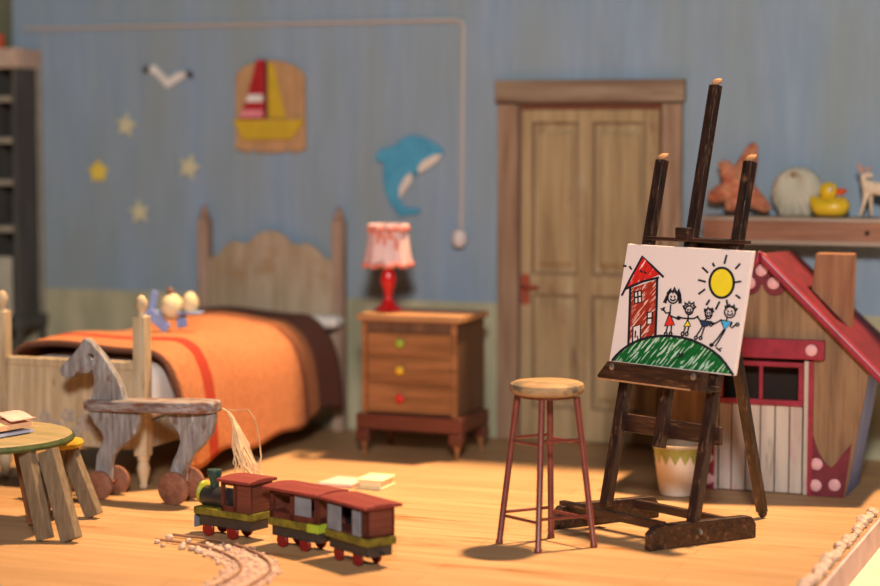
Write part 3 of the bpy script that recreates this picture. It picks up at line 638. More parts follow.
carriage((.255, -3.325, 0), math.radians(-21), 'toy_carriage', 'red roofed toy passenger carriage coupled right behind the small engine', 'coach')
carriage((.60, -3.50, 0), math.radians(-32), 'toy_wagon', 'last wagon of the toy train with pale sliding doors', 'van')
en = thing('toy_locomotive', 'small red and black toy steam engine with a dark funnel leading the train', 'toy train', (-.155, -3.215, 0), math.radians(-15), 'red toy train')
wheels(en, (-.115, .035), .033, .048)
MB().box(-.16, .155, -.062, .062, .052, .10).build('chassis', M['tblack'], en, bevel=.004, world=False)
MB().box(-.185, .17, -.074, .074, .10, .135).build('running_board', M['tyel'], en, bevel=.005, world=False)
MB().prism([(-.185, -.07, .035), (-.185, .07, .035), (-.235, 0, .03)], (.0, 0, .06)).build('cowcatcher', M['tgrey'], en, bevel=.004, world=False)
MB().lathe([(.045, -.175), (.05, -.165), (.05, .02)], (0, 0, .175), 20, 'x').build('boiler', M['tblack'], en, smooth=True, world=False)
MB().ball((-.185, 0, .19), (.022, .052, .056)).build('smokebox_door', M['tsmoke'], en, smooth=True, world=False)
MB().lathe([(.02, .20), (.021, .245), (.03, .265), (.036, .295), (.034, .302), (.02, .302)], (-.118, 0, 0), 16).build('funnel', M['tdark'], en, smooth=True, world=False)
cbn = MB(); hw = .076
for x in (-.01, .065, .152):
    for y in (-hw, hw-.014): cbn.box(x, x+.016, y, y+.014, .135, .27)
cbn.box(-.01, .168, -hw, -hw+.01, .135, .16); cbn.box(-.01, .168, hw-.01, hw, .135, .16); cbn.box(-.01, .168, -hw, hw, .255, .27)
cbn.build('cab', M['tred'], en, world=False)
MB().box(.09, .17, -hw-.003, -hw+.004, .14, .262).build('cab_side', M['tslat'], en, world=False)
MB().box(.16, .168, -hw, hw, .14, .262).build('cab_rear', M['tslat'], en, world=False)
rf = MB(); prof = [(-hw-.022, .27), (-hw-.022, .284), (-hw*.5, .291), (0, .293), (hw*.5, .291), (hw+.022, .284), (hw+.022, .27)]
rf.prism([(-.02, y, z) for y, z in prof], (.20, 0, 0)).build('roof', M['troof'], en, bevel=.004, world=False)

# ------------------------------------------------------------------ track with ballast
outer = [(-1.9, -3.62), (-1.2, -3.40), (-.75, -3.325), (-.418, -3.314), (-.129, -3.368), (.106, -3.526), (.273, -3.718), (.354, -3.951), (.35, -4.3), (.2, -4.8)]
def smooth_path(P_, n=8):
    out = []
    for i in range(len(P_)-1):
        p0 = P_[max(i-1, 0)]; p1 = P_[i]; p2 = P_[i+1]; p3 = P_[min(i+2, len(P_)-1)]
        for k in range(n):
            t = k/n; out.append(tuple(.5*((2*p1[d])+(-p0[d]+p2[d])*t+(2*p0[d]-5*p1[d]+4*p2[d]-p3[d])*t*t+(-p0[d]+3*p1[d]-3*p2[d]+p3[d])*t**3) for d in (0, 1)))
    out.append(P_[-1]); return out
op = smooth_path(outer[3:])
def offset(P_, d):
    o_ = []
    for i, p in enumerate(P_):
        a = P_[max(i-1, 0)]; b2 = P_[min(i+1, len(P_)-1)]; tx, ty = b2[0]-a[0], b2[1]-a[1]; l = math.hypot(tx, ty); o_.append((p[0]+ty/l*d, p[1]-tx/l*d))
    return o_
trk = thing('toy_train_track', 'curved toy railway track of two brown rails on the floor', 'toy track', (.1, -3.7, 0))
for d_ in (0, .125):
    MB().tube([(x, y, .012) for x, y in offset(op, d_)], .0065, 8).build('rail', M['rail'], trk, smooth=True)
band = MB(); a_ = offset(op, -.035); b_ = offset(op, .19)
for i in range(len(a_)-1):
    if i < 8: continue
    band.hexa([(*a_[i], .0005), (*a_[i+1], .0005), (*b_[i+1], .0005), (*b_[i], .0005), (*a_[i], .004), (*a_[i+1], .004), (*b_[i+1], .004), (*b_[i], .004)])
rg = random.Random(11)
for k in range(420):
    i = rg.randrange(8, len(op)-1); t = rg.random(); d_ = rg.uniform(-.05, .21)
    p, q = offset(op, d_)[i], offset(op, d_)[i+1]; r_ = rg.uniform(.004, .011)
    band.ball((p[0]+(q[0]-p[0])*t, p[1]+(q[1]-p[1])*t, r_*.6), (r_, r_, r_*.7), 6)
tag(band.build('track_gravel', M['ballast'], smooth=True), 'pinkish white gravel bed glued around the curved toy track', 'gravel', kind='stuff')
# loose pale stones along the inner rail start
st0 = MB().ball((0, 0, .012), (.02, .015, .013), 8).build('gravel_stone', M['stone'], smooth=True, origin=(0, 0, 0))
first = True
for i, (px, d_) in enumerate(((1, .06), (1, .15), (3, .20), (4, .06), (5, .15), (6, .2), (7, .07), (8, .19), (9, .1), (9, .17), (11, .2), (12, .07))):
    o = st0 if first else st0.copy()
    if not first: C.objects.link(o)
    first = False
    p = offset(op, d_)[px]; o.location = (p[0], p[1], 0); o.rotation_euler = (0, 0, i*1.3); s = rg.uniform(.7, 1.25); o.scale = (s, s, s)
    tag(o, 'pale stone lying beside the toy track', 'stone', 'loose stones by the track')
# stones along the right edge of the floor
es0 = MB(); es0.ball((0, 0, .02), (.036, .028, .024), 10)
for v in es0.bm.verts: v.co += Vector((rg.uniform(-.004, .004), rg.uniform(-.004, .004), rg.uniform(-.003, .003)))
es0 = es0.build('edge_stone', M['stone'], smooth=True, origin=(0, 0, 0)); y = -3.5; i = 0
while y < -1.55:
    o = es0 if i == 0 else es0.copy()
    if i: C.objects.link(o)
    s = rg.uniform(.6, 1.25); o.location = (2.497-.018*(s-1)+rg.uniform(-.008, .004), y, -.002); o.rotation_euler = (0, 0, rg.uniform(0, 6)); o.scale = (s*.85, s, s)
    tag(o, 'small pale pebble in the row along the right floor edge', 'pebble', 'pebbles along the floor edge'); y += .062*s+rg.uniform(.0, .02); i += 1

# ------------------------------------------------------------------ paper and small book on the floor
tag(MB().prism([(-.345, -1.90, .001), (-.155, -1.89, .001), (-.15, -1.70, .001), (-.32, -1.69, .001)], (0, 0, .022)).build('pink_booklet', M['pinkpage'], bevel=.008), 'flat pink booklet lying on the floor behind the toy train', 'booklet')
bo = thing('cream_book', 'thick cream book lying on the floor beside the pink booklet', 'book', (-.02, -1.75, 0))
for z0, z1, n_, m_ in ((.001, .012, 'cover', 'creampage'), (.012, .042, 'page_block', 'creampage'), (.042, .053, 'cover', 'creampage')):
    e_ = 0 if n_ == 'cover' else .012
    MB().box(-.125+e_, .02-e_, -1.89+e_, -1.70-e_, z0, z1).build(n_, M[m_], bo, bevel=.003)

# ------------------------------------------------------------------ bar stool
sx, sy = 1.235, -2.865
sl = thing('bar_stool', 'tall round seated stool with thin red brown legs before the easel', 'stool', (sx, sy, 0))
MB().lathe([(.13, .684), (.155, .69), (.165, .70), (.168, .718), (.163, .733), (.148, .741), (.0, .742)], (sx, sy, 0), 40).build('seat', M['seat'], sl, smooth=True)
MB().lathe([(.10, .672), (.125, .674), (.125, .686)], (sx, sy, 0), 30).build('seat_ring', M['stool'], sl, smooth=True)
feet = [Vector((1.025, -2.908, 0)), Vector((1.253, -3.036, 0)), Vector((1.45, -2.836, 0)), Vector((1.206, -2.708, 0))]
tops = [Vector((sx, sy, .675))+(f_-Vector((sx, sy, 0)))*.62 for f_ in feet]
for a, b2 in zip(feet, tops):
    MB().tube([a+Vector((0, 0, .001)), a.lerp(b2, .02), a.lerp(b2, .03), b2], [.017, .017, .014, .0145], 10).build('leg', M['stool'], sl, smooth=True)
for h in (.13, .47):
    for k in range(4):
        h2 = h+(.015 if k % 2 else 0)
        p, q = feet[k].lerp(tops[k], h2/.675), feet[(k+1) % 4].lerp(tops[(k+1) % 4], h2/.675)
        MB().tube([p, q], .0075, 8).build('rung', M['stool'], sl, smooth=True)

# ------------------------------------------------------------------ easel (local: x across, y back, z up)
ea = thing('artist_easel', 'dark wooden studio easel with tall mast holding the child drawing', 'easel', (1.333, -2.347, 0), math.atan2(-.454, .891))
V_ = lambda z: .22*(z-.1)
def eb(name, p, q, w, d_, m='easel', par=ea, bev=.004, side=(1, 0, 0), **k): return MB().bar(p, q, w, d_, side, **k).build(name, M[m], par, bevel=bev, world=False)
for U0, U1 in ((.035, .05), (.575, .585)):
    eb('upright', (U0, V_(.1), .1), (U1, V_(1.72), 1.72), .053, .042)
    MB().prism([(U1-.023, V_(1.72)-.02, 1.718), (U1+.023, V_(1.72)-.02, 1.718), (U1+.023, V_(1.72)+.02, 1.728), (U1-.023, V_(1.72)+.02, 1.728)], (.004, .008, .026)).build('upright_tip', M['easel_pale'], ea, bevel=.012, world=False)
eb('mast', (.305, V_(.40)+.0, .40), (.31, V_(2.07), 2.07), .058, .04, w2=.052)
MB().prism([(.289, V_(2.07)-.019, 2.068), (.335, V_(2.07)-.019, 2.068), (.335, V_(2.07)+.019, 2.076), (.289, V_(2.07)+.019, 2.076)], (.003, .009, .028)).build('mast_tip', M['easel_pale'], ea, bevel=.015, world=False)
yb = V_(.48); eb('cross_rail', (.03, yb+.035, .485), (.635, yb+.035, .485), .085, .022, 'easel_x', side=(0, 0, 1))
yt = V_(1.355); eb('top_rail', (.06, yt-.035, 1.352), (.68, yt-.035, 1.358), .018, .03, 'easel_x', side=(0, 0, 1))
MB().box(.27, .35, yt-.075, yt-.04, 1.35, 1.412).build('clamp_block', M['easel_x'], ea, bevel=.006, world=False)
# tray
yf = V_(.74)-.125
MB().prism([(-.015, yf, .70), (.635, yf, .70), (.635, yf, .785), (.042, yf, .785), (-.025, yf, .712)], (0, -.02, 0)).build('tray_front', M['easel_x'], ea, bevel=.003, world=False)
MB().box(-.02, .635, yf, V_(.7)-.024, .692, .712).build('tray_ledge', M['easel_x'], ea, bevel=.003, world=False)
MB().prism([(-.02, yf-.022, .695), (.56, yf-.022, .695), (.56, yf-.022, .703), (-.025, yf-.022, .703)], (0, .012, 0)).build('tray_lit_edge', M['easel_pale'], ea, world=False)  # light on the lower tray edge, put in as a pale strip
MB().prism([(.56, yf-.021, .700), (.635, yf-.021, .700), (.635, yf-.021, .785)], (0, -.012, 0)).build('tray_end_block', M['easel'], ea, bevel=.003, world=False)
for u_, z_ in ((.075, .762), (.575, .762)): MB().lathe([(.015, 0), (.016, -.005), (.008, -.009)], (u_, yf-.021, z_), 12, 'y').build('screw', M['screw'], ea, smooth=True, world=False)
# base
A0 = Vector((.535, -.26, 0)); B0 = Vector((.653, .328, 0)); SH = Vector((-.62, .03, 0))
for off in (Vector((0, 0, 0)), SH):
    a, b2 = A0+off, B0+off; dv = (b2-a).normalized()
    pr = [(0, 0), (.6, 0), (.6, .065), (.575, .10), (.54, .105), (.09, .112), (.035, .105), (0, .075)]
    nrm = Vector((dv.y, -dv.x, 0))
    MB().prism([tuple(a-nrm*.022+dv*s_+Vector((0, 0, z_+.001))) for s_, z_ in pr], nrm*.044).build('base_runner', M['easel_x'], ea, bevel=.005, world=False)
MB().lathe([(.013, 0), (.014, -.004), (.006, -.008)], tuple(A0+(B0-A0)*.5+Vector((.02, -.025, .06))), 10, 'y').build('bolt', M['screw'], ea, world=False)
for s_, z_ in ((.13, .095), (.78, .07)):
    a = A0+(B0-A0)*s_; eb('base_bar', tuple(a+SH*1.06+Vector((0, 0, z_+.01))), tuple(a-SH*.02+Vector((0, 0, z_+.01))), .04, .036, 'easel_x', side=(0, 0, 1))
eb('rear_leg', (.42, V_(1.36)+.045, 1.36), (.395, .71, .03), .058, .034, w2=.05)
MB().ball((.395, .712, .028), (.026, .02, .027), 10).build('rear_leg_foot', M['easel'], ea, smooth=True, world=False)
eb('hinge_rail', (.28, V_(1.33)+.045, 1.34), (.56, V_(1.33)+.045, 1.34), .05, .03, 'easel_x', side=(0, 0, 1))

# ------------------------------------------------------------------ the drawing on canvas
cv = thing('canvas_drawing', "white canvas with a child's drawing of house, family and sun on the easel", 'drawing', (1.333, -2.347, 0), math.atan2(-.454, .891))
k_ = .22; OFF = .062                     # plane offset in front of the uprights
UL, UR, ZB, ZT = -.03, .73, .772, 1.322
def cpt(u_, z_, lift=0): return Vector((u_, V_(z_)-OFF/math.cos(math.atan(k_))-lift, z_+lift*k_))
vb = [cpt(UL, ZB), cpt(UR, ZB), cpt(UR, ZT), cpt(UL, ZT)]
MB().prism([tuple(v) for v in vb], (0, .022, 0)).build('canvas', M['paper'], cv, bevel=.002, world=False)
cnv = cv.children[0] if cv.children else None
# drawing grid: corners of the sheet in drawing units
Q = {'TL': (140, 50), 'TR': (605, 68), 'BL': (72, 475), 'BR': (546, 535)}
ZQ = .772
def d2c(x, y):
    s_, t_ = .5, .5
    for _ in range(12):
        px = (1-s_)*(1-t_)*137+s_*(1-t_)*597+(1-s_)*t_*69+s_*t_*538; py = (1-s_)*(1-t_)*50+s_*(1-t_)*68+(1-s_)*t_*475+s_*t_*535
        ax = (1-t_)*460+t_*469; ay = (1-t_)*18+t_*60; bx = (1-s_)*-68+s_*-59; by = (1-s_)*425+s_*467
        ex, ey = x-px, y-py; det = ax*by-ay*bx; s_ += (ex*by-ey*bx)/det; t_ += (ax*ey-ay*ex)/det
    return UL+s_*(UR-UL), ZT+t_*(ZQ-ZT)
def fill(name, pts, m, par, lift=.0015):
    q = MB(); q.flat([cpt(*d2c(*p), lift) for p in pts]); bmesh.ops.triangulate(q.bm, faces=q.bm.faces[:]); return q.build(name, m, par, world=False)
def strokes(name, lines, par, w=3.6, m=None, lift=.003):
    q = MB()
    for ln in lines:
        ln, ww = (ln if isinstance(ln, tuple) and isinstance(ln[1], (int, float)) and isinstance(ln[0], list) else (ln, w)); ww *= 1.85
        L_ = []; R_ = []
        for i, p in enumerate(ln):
            a = Vector(ln[max(i-1, 0)]); b2 = Vector(ln[min(i+1, len(ln)-1)]); t_ = b2-a
            if t_.length < 1e-6: t_ = Vector((1, 0))
            t_.normalize(); nn = Vector((-t_.y, t_.x))*ww/2; e_ = t_*ww*.35*(-1 if i == 0 else (1 if i == len(ln)-1 else 0))
            c_ = Vector(p)+e_; L_.append(q.bm.verts.new(cpt(*d2c(*(c_+nn)), lift))); R_.append(q.bm.verts.new(cpt(*d2c(*(c_-nn)), lift)))
        for i in range(len(ln)-1): q.face([L_[i], L_[i+1], R_[i+1], R_[i]])
    return q.build(name, m or M['ink'], par, world=False)
def circ(cx_, cy_, rx, ry, n=18, a0=0, a1=2*math.pi, tilt=0):
    return [(cx_+rx*math.cos(a0+(a1-a0)*i/n)*math.cos(tilt)-ry*math.sin(a0+(a1-a0)*i/n)*math.sin(tilt), cy_+rx*math.cos(a0+(a1-a0)*i/n)*math.sin(tilt)+ry*math.sin(a0+(a1-a0)*i/n)*math.cos(tilt)) for i in range(n+1)]
hill = [(84, 472), (96, 458), (118, 438), (150, 417), (185, 402), (225, 391), (265, 386), (305, 386), (345, 391), (385, 401), (425, 419), (460, 440), (490, 465), (510, 490), (536, 530)]
hp_ = fill('drawn_hill', hill+[(84, 474)], M['sgreen'], cnv)
strokes('hill_outline', [(hill, 5), [(340, 450), (345, 464), (354, 460), (352, 448), (345, 456), (337, 466)]], hp_)
hw_ = fill('drawn_house_wall', [(150, 212), (254, 178), (252, 386), (220, 392), (148, 416)], M['sbrick'], cnv)
fill('drawn_window', [(167, 226), (193, 220), (196, 262), (169, 266)], M['paper'], hw_, .0022); fill('drawn_window', [(218, 300), (237, 298), (236, 341), (217, 343)], M['paper'], hw_, .0022)
fill('drawn_house_door', [(163, 352), (193, 344), (192, 402), (160, 413)], M['paper'], hw_, .0022)
strokes('wall_outline', [([(151, 212), (149, 300), (146, 416)], 5), ([(254, 176), (253, 280), (250, 386)], 5), [(167, 226), (193, 220), (196, 262), (169, 266), (167, 226)], [(180, 222), (182, 265)], [(167, 246), (196, 240)], [(218, 300), (237, 298), (236, 341), (217, 343), (218, 300)], [(218, 322), (237, 319)], [(162, 414), (163, 352), (193, 344), (192, 402)], [(173, 368), (172, 392), (180, 386), (183, 398)]], hw_, 3.2)
ro = fill('drawn_roof', [(197, 95), (264, 160), (135, 212)], M['sroof'], cnv)
strokes('roof_outline', [([(119, 236), (150, 178), (197, 94), (235, 130), (276, 168)], 4.5), ([(131, 214), (200, 186), (258, 172)], 4.5), [(190, 148), (196, 152)], [(205, 152), (211, 156)]], ro)
strokes('drawn_birds', [[(125, 130), (133, 131)], [(148, 133), (154, 141)]], cnv, 4)
su = fill('drawn_sun', circ(491, 188, 43, 56, 28)[:-1], M['sunny'], cnv)
strokes('sun_outline', [(circ(491, 188, 43, 56, 28), 5)]+[(l, 4) for l in ([(500, 115), (507, 86)], [(463, 126), (459, 117)], [(440, 150), (422, 133)], [(432, 185), (408, 179)], [(430, 214), (410, 230)], [(448, 254), (438, 270)], [(472, 286), (484, 260)], [(510, 253), (513, 274)], [(543, 234), (556, 244)], [(540, 185), (558, 182)], [(540, 134), (554, 117)])], su)
def figure(name, head, hair, cloth, cm, lines, label):
    f_ = strokes(name, [circ(*head)]+lines+hair+[[(head[0]-head[2]*.35, head[1]-head[3]*.2), (head[0]-head[2]*.3, head[1]-head[3]*.05)], [(head[0]+head[2]*.3, head[1]-head[3]*.2), (head[0]+head[2]*.35, head[1]-head[3]*.05)], circ(head[0], head[1]+head[3]*.15, head[2]*.5, head[3]*.4, 6, .3, 2.8)], cnv, 3.2)
    fill('drawn_clothes', cloth, cm, f_, .0022); strokes('clothes_outline', [cloth+[cloth[0]]], f_, 2.6, lift=.0034); f_['label'] = label
    return f_
figure('drawn_person', (314, 244, 19, 22), [([(287, 264), (292, 245), (299, 226), (296, 240)], 4), ([(296, 230), (308, 214), (312, 228), (320, 210), (326, 228), (334, 216), (338, 232), (341, 262)], 7), ([(334, 226), (342, 242), (344, 256)], 4), ([(280, 262), (291, 238)], 3)], [(302, 303), (284, 350), (322, 346)], M['mred'], [[(306, 272), (304, 304)], [(302, 300), (288, 302), (277, 284)], [(270, 286), (277, 293), (283, 282)], [(306, 312), (330, 322), (345, 318)], [(295, 350), (290, 374)], [(310, 348), (308, 374)], circ(289, 379, 5, 6, 8), circ(307, 378, 5, 6, 8)], 'stick woman in a red dress')
figure('drawn_person', (375, 291, 14, 16), [([(358, 285), (353, 276), (362, 274), (358, 264), (370, 271), (374, 259), (381, 270), (392, 262), (391, 274), (398, 279), (390, 285)], 5)], [(370, 327), (356, 352), (382, 350)], M['sunny'], [[(372, 307), (371, 328)], [(346, 320), (370, 322), (392, 322), (408, 314)], [(362, 352), (356, 372)], [(375, 352), (370, 372)], circ(352, 379, 5, 7, 8), circ(367, 379, 5, 7, 8), circ(336, 320, 6, 5, 8)], 'stick child in a yellow skirt')
figure('drawn_person', (446, 303, 12, 19), [([(433, 296), (431, 287), (440, 290), (444, 281), (450, 289), (459, 284), (462, 296)], 5)], [(414, 328), (458, 333), (442, 350), (424, 352)], M['mnavy'], [[(440, 320), (432, 330)], [(404, 314), (416, 330)], [(456, 336), (470, 340)], [(424, 352), (402, 388)], [(432, 352), (420, 390)], circ(401, 393, 5, 6, 8), circ(418, 394, 5, 6, 8), circ(455, 345, 5, 5, 8)], 'stick child in a navy shirt')
figure('drawn_person', (522, 297, 19, 21), [([(508, 286), (505, 274), (516, 280), (520, 268), (527, 279), (536, 270), (538, 283), (548, 284), (541, 292)], 4.5)], [(490, 326), (530, 334), (504, 364)], M['mblue'], [[(512, 318), (510, 330)], [(490, 328), (464, 343)], [(530, 336), (524, 352)], [(545, 342), (530, 356)], [(502, 362), (478, 398), (455, 424)], [(506, 364), (482, 408), (472, 424)], circ(458, 420, 6, 5, 8), circ(549, 343, 5, 6, 8), [(476, 430), (492, 444), (484, 436), (494, 432)]], 'stick man in a blue top')

# ------------------------------------------------------------------ wall shelf and what stands on it
sf = thing('wall_shelf', 'long brown wooden wall shelf above the toy house, toys standing on it', 'shelf', (2.1, -.16, 1.22))
MB().box(1.30, 2.75, -.30, -.002, 1.352, 1.374).build('shelf_board', M['shelf_g'], sf, bevel=.004)
MB().box(1.31, 2.75, -.285, -.262, 1.245, 1.352).build('shelf_apron', M['shelf'], sf, bevel=.003)
MB().box(1.31, 2.75, -.292, -.002, 1.224, 1.245).build('bottom_board', M['shelf_g'], sf, bevel=.003)
MB().lathe([(.014, 0), (.012, -.004)], (2.225, -.2855, 1.295), 12, 'y').build('screw_hole', M['hdark'], sf)
# starfish leaning on the wall
sfh = MB(); cc = Vector((1.47, -.115, 1.53)); arms = [(1.545, -.045, 1.782, .030), (1.645, -.09, 1.404, .028), (1.425, -.15, 1.397, .03), (1.30, -.14, 1.47, .03), (1.37, -.10, 1.68, .036)]
for ax_, ay_, az_, r_ in arms:
    e_ = Vector((ax_, ay_, az_)); sfh.tube([cc, cc.lerp(e_, .3), cc.lerp(e_, .65), cc.lerp(e_, .93), e_], [.075, .068, .05, .03, .012], 12)
for _ in range(40):
    ax_, ay_, az_, r_ = arms[_ % 5]; t_ = rg.uniform(.1, .9); p = cc.lerp(Vector((ax_, ay_, az_)), t_); sfh.ball(p+Vector((rg.uniform(-.025, .025), -.07+.045*t_, rg.uniform(-.02, .02))), .009, 6)
sfh.ball(cc, (.09, .06, .085), 14)
tag(sfh.build('starfish', M['starfish'], smooth=True), 'large orange starfish leaning upright at the left end of the shelf', 'starfish')
# scallop shell
shl = MB(); N1, N2 = 64, 12; hc = Vector((1.782, -.1, 1.615)); gr = []
ctr = Vector((1.803, -.11, 1.515)); 
for i in range(N1):
    a = 2*math.pi*i/N1; rim = ctr+Vector((.146*math.cos(a), 0, .146*math.sin(a) if math.sin(a) > -.75 else .146*-.9)); row = []
    for j in range(N2+1):
        t_ = j/N2; p = hc.lerp(rim, t_); dome = -.055*math.sin(math.pi*min(1, t_*.95+.02))-.006*math.cos(a*16)*t_; row.append(shl.bm.verts.new(p+Vector((0, dome, 0))))
    gr.append(row)
for i in range(N1):
    for j in range(N2): shl.face([gr[i][j], gr[(i+1) % N1][j], gr[(i+1) % N1][j+1], gr[i][j+1]])
shl.bm.verts.ensure_lookup_table()
back = [shl.bm.verts.new(gr[i][N2].co+Vector((0, .03, 0))) for i in range(N1)]
for i in range(N1): shl.face([gr[i][N2], gr[(i+1) % N1][N2], back[(i+1) % N1], back[i]])
shl.face(back)
bmesh.ops.remove_doubles(shl.bm, verts=shl.bm.verts[:], dist=.0005)
zmin = min(v.co.z for v in shl.bm.verts)
for v in shl.bm.verts: v.co.z += 1.3745-zmin
sho = shl.build('scallop_shell', M['shell'], smooth='full'); tag(sho, 'round cream ribbed shell standing between starfish and duck', 'shell')
MB().ball((1.782, -.115, 1.618), (.012, .012, .03), 10).build('shell_notch', M['tbrown'], sho, smooth=True)
# duck
dk = thing('rubber_duck', 'yellow toy duck with an orange beak on the wall shelf', 'toy duck', (2.0, -.2, 1.374))
q = MB(); secs = []
for x, z, rz_, ry_ in ((-.108, .098, .008, .01), (-.102, .09, .026, .03), (-.09, .072, .048, .05), (-.06, .058, .056, .068), (-.02, .052, .052, .078), (.03, .056, .055, .08), (.07, .06, .056, .07), (.095, .062, .045, .05), (.112, .064, .02, .022), (.116, .064, .004, .005)):
    secs.append([q.bm.verts.new((2.0+x, -.2+ry_*math.cos(k*math.pi/8), 1.376+max(z+rz_*math.sin(k*math.pi/8), 0))) for k in range(16)])
for a, b2 in zip(secs, secs[1:]):
    for k in range(16): q.face([a[k], a[(k+1) % 16], b2[(k+1) % 16], b2[k]])
q.face(secs[0]); q.face(secs[-1])
q.build('duck_body', M['duck'], dk, smooth='full')
MB().ball((1.995, -.2, 1.520), (.053, .048, .052), 20).build('duck_head', M['duck'], dk, smooth=True)
bq = MB(); bq.ball((2.062, -.2, 1.524), (.040, .028, .013), 12); bq.ball((2.056, -.2, 1.510), (.034, .024, .010), 12); bq.build('beak', M['beak'], dk, smooth=True)
ey = MB().ball((2.015, -.241, 1.530), (.011, .008, .013), 10).build('eye', M['white'], dk, smooth=True)
MB().ball((2.019, -.248, 1.530), (.005, .004, .007), 8).build('pupil', M['ink'], ey, smooth=True)
# deer: one continuous body
def skin(name, pts, edges, radii, mat_, parent=None, loc=(0, 0, 0), sub=2):
    me = bpy.data.meshes.new(name); me.from_pydata(pts, edges, []); o = bpy.data.objects.new(name, me); C.objects.link(o)
    m = o.modifiers.new('k', 'SKIN'); o.location = loc
    for v, r_ in zip(me.skin_vertices[0].data, radii): v.radius = (r_, r_)
    me.skin_vertices[0].data[0].use_root = True
    s_ = o.modifiers.new('s', 'SUBSURF'); s_.levels = s_.render_levels = sub; me.materials.append(mat_)
    if parent: o.parent = parent
    return o
de = thing('toy_deer', 'small cream toy deer with tan ears at the right end of the shelf', 'toy deer', (2.26, -.2, 1.374))
pts = [(.055, 0, .165), (.0, 0, .168), (-.05, 0, .17), (-.072, 0, .205), (-.078, 0, .235), (-.045, 0, .238), (-.02, 0, .232),
       (-.06, -.022, .10), (-.085, -.025, .008), (-.035, .022, .10), (-.03, .025, .008), (.065, -.022, .10), (.085, -.025, .008), (.075, .022, .10), (.055, .025, .008), (.1, 0, .19)]
edg = [(0, 1), (1, 2), (2, 3), (3, 4), (4, 5), (5, 6), (2, 7), (7, 8), (2, 9), (9, 10), (0, 11), (11, 12), (0, 13), (13, 14), (0, 15)]
rad = [.034, .033, .034, .022, .022, .019, .01, .012, .008, .012, .008, .014, .008, .014, .008, .01]
skin('deer_body', pts, edg, rad, M['deer'], de)
for s_, dx in ((-1, -.012), (1, .05)):
    MB().tube([(-.075+dx*.3, s_*.012, .25), (-.082+dx*.6, s_*.02, .275), (-.09+dx, s_*.022, .305 if s_ < 0 else .285)], [.008, .013, .003], 8).build('ear', M['deerb'], de, smooth=True, world=False)

# ------------------------------------------------------------------ toy house
ho_ = thing('toy_house', 'crooked brown toy playhouse with crimson roof and pink plank door', 'toy house', (1.86, -.95, 0))
FY, BY = -1.22, -.78
# walls lean outwards towards the eaves
gx0, gx1, ax_ = 1.475, 2.288, 1.85
fw_ = [(gx0, .0), (1.612, .0), (1.612, .70), (2.105, .70), (2.105, .0), (gx1, .0), (2.405, .69), (ax_, 1.235), (1.295, .69)]
MB().prism([(x, FY, z+.001) for x, z in fw_], (0, .03, 0)).build('front_wall', M['hwood'], ho_, bevel=.003)
bw_ = [(gx0, .0), (gx1, .0), (2.385, .65), (ax_, 1.165), (1.315, .65)]
MB().prism([(x, BY-.03, z+.001) for x, z in bw_], (0, .03, 0)).build('back_wall', M['hwood'], ho_)
for a, b2, s_ in ((gx1, 2.405, -1), (gx0, 1.295, 1)):
    MB().prism([(a, FY+.03, .001), (b2, FY+.03, .69), (b2+s_*.03, FY+.03, .69), (a+s_*.03, FY+.03, .001)], (0, BY-FY-.06, 0)).build('side_wall', M['hblue'], ho_)
MB().box(1.52, 2.25, -1.1, -1.09, .01, .7).build('interior_shade', M['hdark'], ho_)  # near-black sheet standing for the shade inside the house
# roof slabs
for sg in (1, -1):
    e_ = ax_+sg*.63; dz_ = .0
    def R_(off, ext): return [(ax_, off), (ax_+sg*ext, off)]
    sl_ = (1.235-.69)/(2.405-ax_)
    x1 = ax_+sg*.66; z1 = 1.238-sl_*.66
    ye = -.42; q = MB(); top = []
    for y_, za in ((FY-.05, 1.238), (ye, 1.200)):
        zx = z1 if y_ < -1 else z1+.012
        top.append([(ax_, y_, za-.045), (x1, y_, zx-.045), (x1, y_, zx), (ax_, y_, za)])
    a, b2 = top; q.hexa([a[0], a[1], b2[1], b2[0], a[3], a[2], b2[2], b2[3]])
    q.build('roof_panel', M['hroof'], ho_, bevel=.004)
    q = MB(); q.prism([(ax_, FY-.075, 1.19), (x1+sg*.01, FY-.075, z1-.05), (x1+sg*.01, FY-.075, z1+.012), (ax_, FY-.075, 1.252)], (0, .035, 0)).build('barge_board', M['magenta'], ho_, bevel=.014, seg=3)
# chimney standing on the right roof slope
sl_ = (1.235-.69)/(2.405-ax_)
cz = lambda x: 1.20-sl_*(x-ax_)
MB().prism([(2.055, -.98, cz(2.055)), (2.255, -.98, cz(2.255)), (2.265, -.98, 1.222), (2.075, -.98, 1.222)], (0, .12, 0)).build('chimney', M['plank'], ho_, bevel=.004)
# apex ornament with dots
orn = [(ax_, 1.215), (ax_-.15, 1.065)]
for c_ in (-.068, .068):
    for a in range(0, 11): orn.append((ax_+c_-.062*math.cos(a*math.pi/10), 1.075-.055*math.sin(a*math.pi/10)))
orn.append((ax_+.15, 1.065))
go = MB().prism([(x, FY-.012, z) for x, z in orn], (0, .011, 0)).build('gable_ornament', M['maroon'], ho_)
def dots(L_, par, y=FY-.018, r=.033):
    for x, z in L_: MB().lathe([(r, .005), (r, 0), (r*.7, -.006), (.001, -.008)], (x, y, z), 14, 'y').build('painted_dot', M['dot'], par, smooth=True)
dots([(1.847, 1.147), (1.91, 1.082), (1.787, 1.08)], go, FY-.016, .031)
